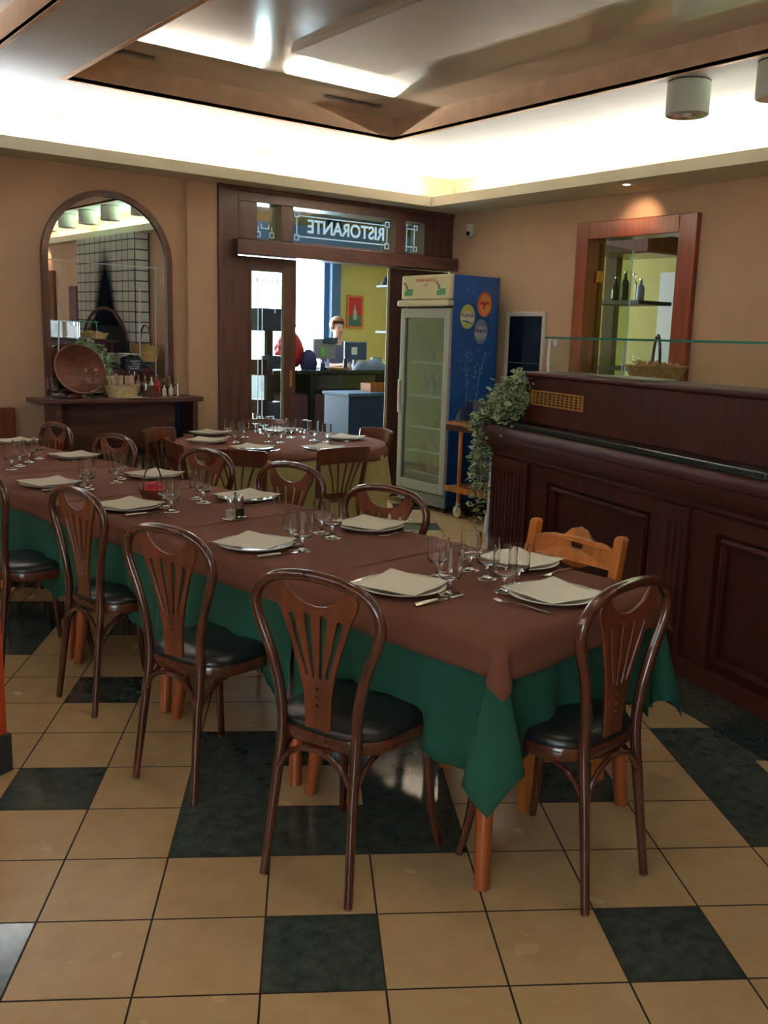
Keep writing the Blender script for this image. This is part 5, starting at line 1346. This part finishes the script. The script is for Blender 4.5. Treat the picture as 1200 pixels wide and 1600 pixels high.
# big round wicker bowl standing tilted on the shelf
wbw = thing('wicker_bowl', 'large round dark wicker bowl tilted up on the shelf before the mirror', 'bowl', (2.47, 6.86, ZSH + .19))
prof = [(0, .0), (.06, .002), (.12, .022), (.165, .06), (.178, .085), (.186, .088), (.182, .080), (.168, .05), (.125, .012), (.06, -.008), (0, -.010)]
rotm = Matrix.Rotation(math.radians(68), 4, 'X') @ Matrix.Translation((0, 0, -.04))
b_ = lt(prof[:6] + prof[6:], 40); xform(b_, rotm); obj('woven_bowl', b_, M['wickerd'], wbw, sm=True)
b_ = tb([(.184 * math.cos(2 * PI * k / 36), .184 * math.sin(2 * PI * k / 36), .088) for k in range(36)], .007, seg=8, closed=True); xform(b_, rotm); obj('rim', b_, M['bistro'], wbw, sm=True)
b_ = bmesh.new()
lathe(b_, [(0, 0), (.07, 0), (.06, .02), (.035, .03), (0, .032)], 20, (0, .02, -.19)); obj('stand', b_, M['bistro'], wbw, sm=True)
for i, dx in enumerate((-.005, .07)):
    t = thing('oil_decanter', 'small glass oil decanter with stopper, %s one in the wicker bowl' % ('left', 'right')[i], 'decanter', (2.50 + dx, 6.775, ZSH + .085), 0, 'glass oil and vinegar decanters')
    obj('flask', lt([(0, 0), (.028, 0), (.034, .02), (.02, .05), (.010, .07), (.010, .10), (.014, .106), (0, .106)], 16), M['goblet'], t, sm=True)
    obj('stopper', lt([(0, .107), (.012, .107), (.014, .122), (0, .132)], 12), plain('cork', srgb(170, 130, 90), .8), t, sm=True)
gd = thing('glass_dish', 'low footed glass dish on the shelf under the wicker bowl', 'dish', (2.55, 6.74, ZSH))
obj('dish', lt([(0, 0), (.035, 0), (.01, .01), (.01, .02), (.06, .035), (.065, .045), (.06, .045), (.012, .026), (0, .026)], 22), M['goblet'], gd, sm=True)
gl1 = place(gb, ST, (2.26, 6.80, ZSH), 0, 'small glass at the left end of the wall shelf')
# bread basket with wrapped breadsticks
bb = thing('breadstick_basket', 'pale straw basket packed with wrapped breadsticks on the shelf', 'basket', (2.79, 6.82, ZSH))
bm = bmesh.new(); N = 36; rings = []
for k, z in ((.75, 0), (.80, .0), (.92, .05), (1.0, .085), (1.03, .09), (.97, .088), (.74, .008)):
    rings.append([bm.verts.new((.135 * k * math.cos(2 * PI * i / N), .085 * k * math.sin(2 * PI * i / N), z)) for i in range(N)])
for A, B in zip(rings, rings[1:]):
    for i in range(N): bm.faces.new((A[i], A[(i + 1) % N], B[(i + 1) % N], B[i]))
bm.faces.new(rings[0][::-1]); bm.faces.new(rings[-1]); obj('basket_body', bm, plain('pale_straw', srgb(220, 196, 150), .7, bump=.6, bscale=120, var=.2, vscale=50), bb, sm=True)
pk1 = None
for k in range(12):
    bm = box(-.013, .013, -.004, .004, 0, .115) if k == 0 else None
    if k == 0: pk1 = obj('breadstick_packet', bm, plain('packet_paper', srgb(214, 190, 170), .5, var=.35, vscale=30), None, bevel=.003); o = pk1
    else: o = pk1.copy(); C.objects.link(o)
    o.location = (2.70 + k * .0165, 6.83 + .02 * math.sin(k * 2.3), ZSH + .045); o.rotation_euler = (random.uniform(-.25, .1), random.uniform(-.3, .3), random.uniform(-.5, .5))
    tag(o, 'wrapped breadstick packet standing in the pale straw basket', 'packet', 'breadstick packets in the straw basket')
# condiment rack
ck = thing('condiment_rack', 'wire rack for condiment bottles at the right of the shelf', 'rack', (3.09, 6.84, ZSH))
bm = bmesh.new()
for z in (.004, .085):
    for a, b2 in (((-.13, -.06, z), (.13, -.06, z)), ((-.13, .06, z), (.13, .06, z)), ((-.13, -.06, z), (-.13, .06, z)), ((.13, -.06, z), (.13, .06, z))): tube(bm, [a, b2], .003, seg=6)
for x in (-.13, .13):
    for y in (-.06, .06): tube(bm, [(x, y, .002), (x, y, .10)], .003, seg=6)
obj('wire_frame', bm, M['steel'], ck)
cb = [(-.10, .02, plain('oil', srgb(120, 120, 60), .2), .15, 'yellow oil bottle, leftmost in the condiment rack'), (-.05, .02, M['offwhite'], .15, 'pale sauce bottle, second in the condiment rack'), (.0, .02, M['red'], .16, 'red sauce bottle in the middle of the condiment rack'),
      (.05, .02, M['dark'], .13, 'dark vinegar bottle, fourth in the condiment rack'), (.10, .02, plain('herb', srgb(110, 100, 70), .5), .15, 'herb bottle, rightmost at the back of the condiment rack'), (.03, -.035, M['white'], .09, 'small white salt bottle at the front of the rack, left'), (.085, -.035, M['white'], .095, 'small white salt bottle at the front of the rack, right')]
for x, y, mt, h, lab in cb: bottle('condiment_bottle', (3.09 + x, 6.84 + y, ZSH + .001), h, .018, mt, lab, group='condiment bottles in the wire rack', cap=M['steel'])
tc_ = bmesh.new(); 
vs = [tc_.verts.new(v) for v in ((-.07, -.03, 0), (.07, -.03, 0), (0, .0, .085), (-.07, .03, 0), (.07, .03, 0))]
vt2 = [tc_.verts.new(v) for v in ((-.02, 0, .085), (.02, 0, .085))]
tc_.verts.remove(vs[2]); tc_.faces.new((vs[0], vs[1], vt2[1], vt2[0])); tc_.faces.new((vs[4], vs[3], vt2[0], vt2[1])); tc_.faces.new((vs[0], vt2[0], vs[3])); tc_.faces.new((vs[1], vs[4], vt2[1])); tc_.faces.new((vs[0], vs[3], vs[4], vs[1]))
tag(obj('tent_card', tc_, M['mahog'], None, (2.985, 6.74, ZSH)), 'dark brown folded tent card in front of the condiment rack', 'card')
bm = bmesh.new()
tag(obj('paper_sheets', boxes([(-.09, .09, -.04, .04, 0, .002), (.0, .16, -.05, .03, .0022, .004)]), M['bagwhite'], None, (2.78, 6.735, ZSH)), 'loose pale leaflets lying at the front of the shelf', 'papers')
# chalkboard sign standing on a wire behind the basket
sg = thing('chalkboard_sign', 'cloud-shaped dark chalkboard with white handwriting above the condiment bottles', 'sign', (2.935, 6.93, ZSH))
out = [(.075 * math.cos(a) * (1 + .10 * math.cos(5 * a)), .06 * math.sin(a) * (1 + .10 * math.cos(5 * a))) for a in [2 * PI * k / 50 for k in range(50)]]
b_ = fill2d(out, [], .006); xform(b_, basis((0, 0, .245), (1, 0, 0), (0, 0, 1), (0, -1, 0))); brd = obj('board', b_, M['chalk'], sg)
for k, (s_, z_, x_) in enumerate((('SPAGHETTI', .262, .005), ('della casa', .243, .012), ('con le vongole', .224, -.004), ('e pomodoro', .208, 0))):
    b_ = text_bm(s_, .019, .0003, .0003); xform(b_, basis((x_, -.0038, z_), (.8, 0, 0), (0, 0, 1), (0, -1, 0))); obj('chalk_writing', b_, M['etch'], brd)
obj('wire_stem', tb([(0, 0, 0), (0, 0, .20)], .0025, seg=6), M['steel'], sg)
obj('stem_foot', lt([(0, 0), (.025, 0), (.02, .004), (0, .006)], 14), M['steel'], sg, sm=True)

# dark chair-like board at the far left by the wall
dbx = thing('high_backed_chair', 'dark wooden high back standing against the wall at the far left', 'chair', (1.82, 6.78, 0))
obj('backrest', box(-.20, .20, .10, .14, .50, .965), M['bistro'], dbx, bevel=.01)
obj('seat', box(-.20, .20, -.24, .10, .42, .455), M['bistro'], dbx, bevel=.01)
for x in (-.18, .18):
    obj('leg', box(x - .018, x + .018, .10, .138, 0, .50), M['bistro'], dbx); obj('leg', box(x - .018, x + .018, -.23, -.195, 0, .42), M['bistro'], dbx)

# orange-red post with dark foot at the left edge
rp = thing('orange_post', 'orange-red post with a dark grey foot at the lower left edge', 'post', (.825, 3.235, 0), .4)
obj('foot', box(-.045, .045, -.04, .04, 0, .14), plain('grey_stone_foot', srgb(60, 58, 56), .6, var=.2, vscale=30), rp, bevel=.004)
obj('shaft', box(-.034, .034, -.03, .03, .1405, .56), plain('orange_red_paint', srgb(196, 78, 40), .45), rp, bevel=.003)

# ================================================================== PIZZA OVEN CHIMNEY (seen in the mirror)
ch = thing('pizza_oven', 'white tiled pizza oven and chimney with black arched mouth, seen in the mirror', 'oven', (0, 0, 0))
cx0 = 4.98; ya, yb_ = .22, 2.22
bm = bmesh.new()
outl = [(ya, 0.9), (ya, 2.683), (yb_, 2.683), (yb_, 0.9)]
mouth = [(1.22 + .80 * math.cos(PI * k / 20), 1.09 + .58 * math.sin(PI * k / 20) ** .9) for k in range(21)]
mh = [(x, z) for x, z in mouth] + []
b_ = fill2d([(ya, 0), (yb_, 0), (yb_, 2.683), (ya, 2.683)], [mouth], .04)
xform(b_, basis((cx0 + .02, 0, 0), (0, 1, 0), (0, 0, 1), (1, 0, 0))); obj('tiled_front', b_, M['brick'], ch)
obj('tiled_side', boxes([(cx0 + .041, XJ - .002, yb_ - .03, yb_, 0, 2.683), (cx0 + .041, XJ - .002, ya, ya + .03, 0, 2.683)]), M['brick'], ch)
obj('oven_interior', box(cx0 + .10, XJ - .003, ya + .04, yb_ - .04, 0, 1.75), plain('soot_black', srgb(12, 12, 16), .9), ch)
arc_o = [(1.22 + .84 * math.cos(PI * k / 20), 1.09 + .64 * math.sin(PI * k / 20) ** .9) for k in range(21)]
b_ = tb([(cx0 - .006, y, z) for y, z in arc_o], .022, seg=8); obj('mouth_ring', b_, plain('burnt_brick', srgb(92, 54, 44), .8), ch, sm=True)
# soot stain rising above the mouth (a real deposit on the tiles)
sm_, nt, b = new_mat('soot_film'); sm_.node_tree.nodes.clear(); nt = sm_.node_tree
o_ = nt.nodes.new('ShaderNodeOutputMaterial'); mx = nt.nodes.new('ShaderNodeMixShader'); tr_ = nt.nodes.new('ShaderNodeBsdfTransparent'); df = nt.nodes.new('ShaderNodeBsdfDiffuse'); df.inputs[0].default_value = (.008, .009, .014, 1)
tcn = nt.nodes.new('ShaderNodeTexCoord'); sp_ = nt.nodes.new('ShaderNodeSeparateXYZ'); nt.links.new(tcn.outputs['Object'], sp_.inputs[0])
def mth(op, a, b2):
    n_ = nt.nodes.new('ShaderNodeMath'); n_.operation = op
    for i, v in enumerate((a, b2)):
        if hasattr(v, 'links'): nt.links.new(v, n_.inputs[i])
        else: n_.inputs[i].default_value = v
    return n_.outputs[0]
hy = mth('ABSOLUTE', mth('SUBTRACT', sp_.outputs['Y'], 1.25), 0.0)
fadez = mth('SUBTRACT', 1.0, mth('DIVIDE', mth('SUBTRACT', sp_.outputs['Z'], 1.55), 1.05))
wid = mth('ADD', .20, mth('MULTIPLY', fadez, .30))
fy_ = mth('SUBTRACT', 1.0, mth('DIVIDE', hy, wid))
fac = nt.nodes.new('ShaderNodeMath'); fac.operation = 'MULTIPLY'; fac.use_clamp = True
nt.links.new(mth('MULTIPLY', fadez, 1.5), fac.inputs[0]); nt.links.new(mth('MAXIMUM', mth('MULTIPLY', fy_, 1.8), 0.0), fac.inputs[1])
nt.links.new(fac.outputs[0], mx.inputs[0]); nt.links.new(tr_.outputs[0], mx.inputs[1]); nt.links.new(df.outputs[0], mx.inputs[2]); nt.links.new(mx.outputs[0], o_.inputs[0])
bm = bmesh.new(); quad(bm, [(cx0 - .002, .6, 1.50), (cx0 - .002, 1.9, 1.50), (cx0 - .002, 1.7, 2.62), (cx0 - .002, .8, 2.62)]); obj('soot_stain', bm, sm_, ch)
# dark frame and small picture on the wall beside the chimney
rf = thing('rear_door_frame', 'dark wooden door frame under the spot glow at the left of the mirror', 'door frame', (XJ, -1.95, 0))
obj('frame', boxes([(-.04, -.001, -.35, .0, 0, 2.30), (-.04, -.001, .45, .62, 0, 2.30), (-.04, -.001, 0, .45, 2.10, 2.30)]), M['bistro'], rf)
obj('door_panel', box(-.02, -.001, 0, .45, 0, 2.10), plain('ochre_door', srgb(120, 90, 60), .6), rf)
wp = thing('wall_picture', 'small dark framed notice beside the chimney in the mirror', 'picture', (XJ, -.55, 1.75))
obj('frame', box(-.02, -.001, -.17, .17, -.30, .30), M['bistro'], wp); obj('print', box(-.024, -.0205, -.14, .14, -.27, .27), plain('mauve_print', srgb(120, 90, 90), .7, var=.3, vscale=12), wp)
wbk = thing('handled_basket', 'tall wicker basket with a hoop handle reflected at the right of the mirror', 'basket', (4.98, 2.56, 1.08))
obj('basket_body', lt([(0, 0), (.14, 0), (.18, .20), (.19, .21), (.17, .21), (.13, .01), (0, .01)], 26), M['wicker'], wbk, sm=True)
obj('handle', tb([(0, .17 * math.cos(a), .19 + .26 * math.sin(a)) for a in [PI * k / 20 for k in range(21)]], .012, seg=8), M['bistro'], wbk, sm=True)
obj2 = thing('oven_worktop', 'dark worktop along the oven wall behind the counter', 'worktop', (0, 0, 0))
obj('top', box(4.72, 4.975, -.2, 2.79, 1.045, 1.079), M['granite'], obj2); obj('body', box(4.75, 4.97, -.15, 2.55, 0, 1.045), M['mahog2'], obj2)

# ================================================================== PERSON BEHIND THE BAR
PB = Vector((7.72, 11.12, 0))
person = thing('person', 'person with light brown hair in a grey top standing behind the bar, looking down', 'person', PB)
def skin_body(verts, edges, name, mat, parent, sub=2):
    me = bpy.data.meshes.new(name); me.from_pydata([v[:3] for v in verts], edges, []); me.materials.append(mat)
    o = bpy.data.objects.new(name, me); C.objects.link(o); o.parent = parent
    md = o.modifiers.new('skin', 'SKIN')
    for i, v in enumerate(verts): me.skin_vertices[0].data[i].radius = (v[3], v[4] if len(v) > 4 else v[3]); me.skin_vertices[0].data[i].use_root = (i == 0)
    s = o.modifiers.new('sub', 'SUBSURF'); s.levels = sub; s.render_levels = sub
    for p in me.polygons: p.use_smooth = True
    dg = bpy.context.evaluated_depsgraph_get(); dg.update()
    m2 = bpy.data.meshes.new_from_object(o.evaluated_get(dg)); m2.name = name
    o.modifiers.clear(); o.data = m2
    for p in m2.polygons: p.use_smooth = True
    return o
# local frame faces -y (towards the dining room)
V = [(0, 0, .93, .16, .11), (0, 0, 1.08, .145, .10), (0, 0, 1.25, .165, .11), (0, .0, 1.38, .13, .09), (0, -.005, 1.44, .06, .055), (0, -.02, 1.49, .055, .055),
     (0, -.035, 1.545, .066, .078), (0, -.035, 1.62, .086, .098), (0, -.03, 1.70, .070, .085)]
E_ = [(0, 1), (1, 2), (2, 3), (3, 4), (4, 5), (5, 6), (6, 7), (7, 8)]
def chain(start, pts):
    i0 = start
    for p in pts: V.append(p); E_.append((i0, len(V) - 1)); i0 = len(V) - 1
    return i0
for sx in (-1, 1):
    chain(3, [(sx * .17, 0, 1.39, .055), (sx * .22, -.01, 1.25, .048), (sx * .23, -.04, 1.12, .042), (sx * .18, -.20, 1.10, .034), (sx * .13, -.33, 1.12, .026)])
    hand = len(V) - 1
    chain(hand, [(sx * .115, -.39, 1.12, .024, .018)]); palm = len(V) - 1
    for k in range(4): chain(palm, [(sx * (.125 - .018 * k), -.43, 1.115, .0095), (sx * (.122 - .016 * k), -.46 - .006 * (k in (1, 2)), 1.095, .008)])
    chain(hand, [(sx * .085, -.385, 1.115, .010), (sx * .07, -.41, 1.10, .008)])
    chain(0, [(sx * .09, 0, .86, .088), (sx * .10, -.01, .50, .058), (sx * .10, .01, .28, .05), (sx * .10, .02, .08, .036), (sx * .10, -.10, .035, .036, .03)])
body = skin_body(V, E_, 'body', M['skin'], person)
bm = bmesh.new(); bmesh.ops.create_uvsphere(bm, u_segments=20, v_segments=14, radius=1)
for v in bm.verts: v.co = Vector((v.co.x * .104, v.co.y * .122 - .018, v.co.z * .120 + 1.67))
bmesh.ops.delete(bm, geom=[v for v in bm.verts if (v.co.y < -.070 and v.co.z < 1.70) or v.co.z < 1.58], context='VERTS')
hh = obj('hair', bm, M['hair'], person, sm=True); md = hh.modifiers.new('t', 'SOLIDIFY'); md.thickness = .012
bm = bmesh.new()
tube(bm, [(0, -.128, 1.635), (0, -.142, 1.605), (0, -.130, 1.597)], [.006, .010, .008], seg=8); obj('nose', bm, M['skin'], person, sm=True)
for sx in (-1, 1):
    obj('eye', lt([(0, 0), (.010, .0), (.007, .006), (0, .008)], 10), M['dark'], person, loc=(sx * .032, -.122, 1.632), sm=True)
    bm = bmesh.new(); tube(bm, [(sx * .090, -.02, 1.58), (sx * .102, -.012, 1.61), (sx * .096, -.015, 1.64)], [.008, .012, .009], seg=8); obj('ear', bm, M['skin'], person, sm=True)
obj('mouth', tb([(-.022, -.115, 1.562), (0, -.122, 1.559), (.022, -.115, 1.562)], .005, seg=6), plain('lips', srgb(180, 96, 92), .5), person, sm=True)
V2 = [(0, 0, .90, .175, .125), (0, 0, 1.08, .16, .115), (0, 0, 1.25, .178, .122), (0, 0, 1.37, .145, .10), (0, -.005, 1.43, .07, .065)]; E2_ = [(0, 1), (1, 2), (2, 3), (3, 4)]
for sx in (-1, 1):
    i0 = 3
    for p in [(sx * .17, 0, 1.39, .066), (sx * .222, -.01, 1.25, .058), (sx * .232, -.04, 1.12, .052), (sx * .19, -.17, 1.10, .044)]:
        V2.append(p); E2_.append((i0, len(V2) - 1)); i0 = len(V2) - 1
skin_body(V2, E2_, 'grey_top', M['shirt'], person)
V3 = [(0, 0, .92, .17, .12)]; E3 = []
for sx in (-1, 1):
    i0 = 0
    for p in [(sx * .09, 0, .84, .10), (sx * .10, -.01, .50, .07), (sx * .10, .01, .12, .055)]:
        V3.append(p); E3.append((i0, len(V3) - 1)); i0 = len(V3) - 1
skin_body(V3, E3, 'trousers', M['dark'], person)
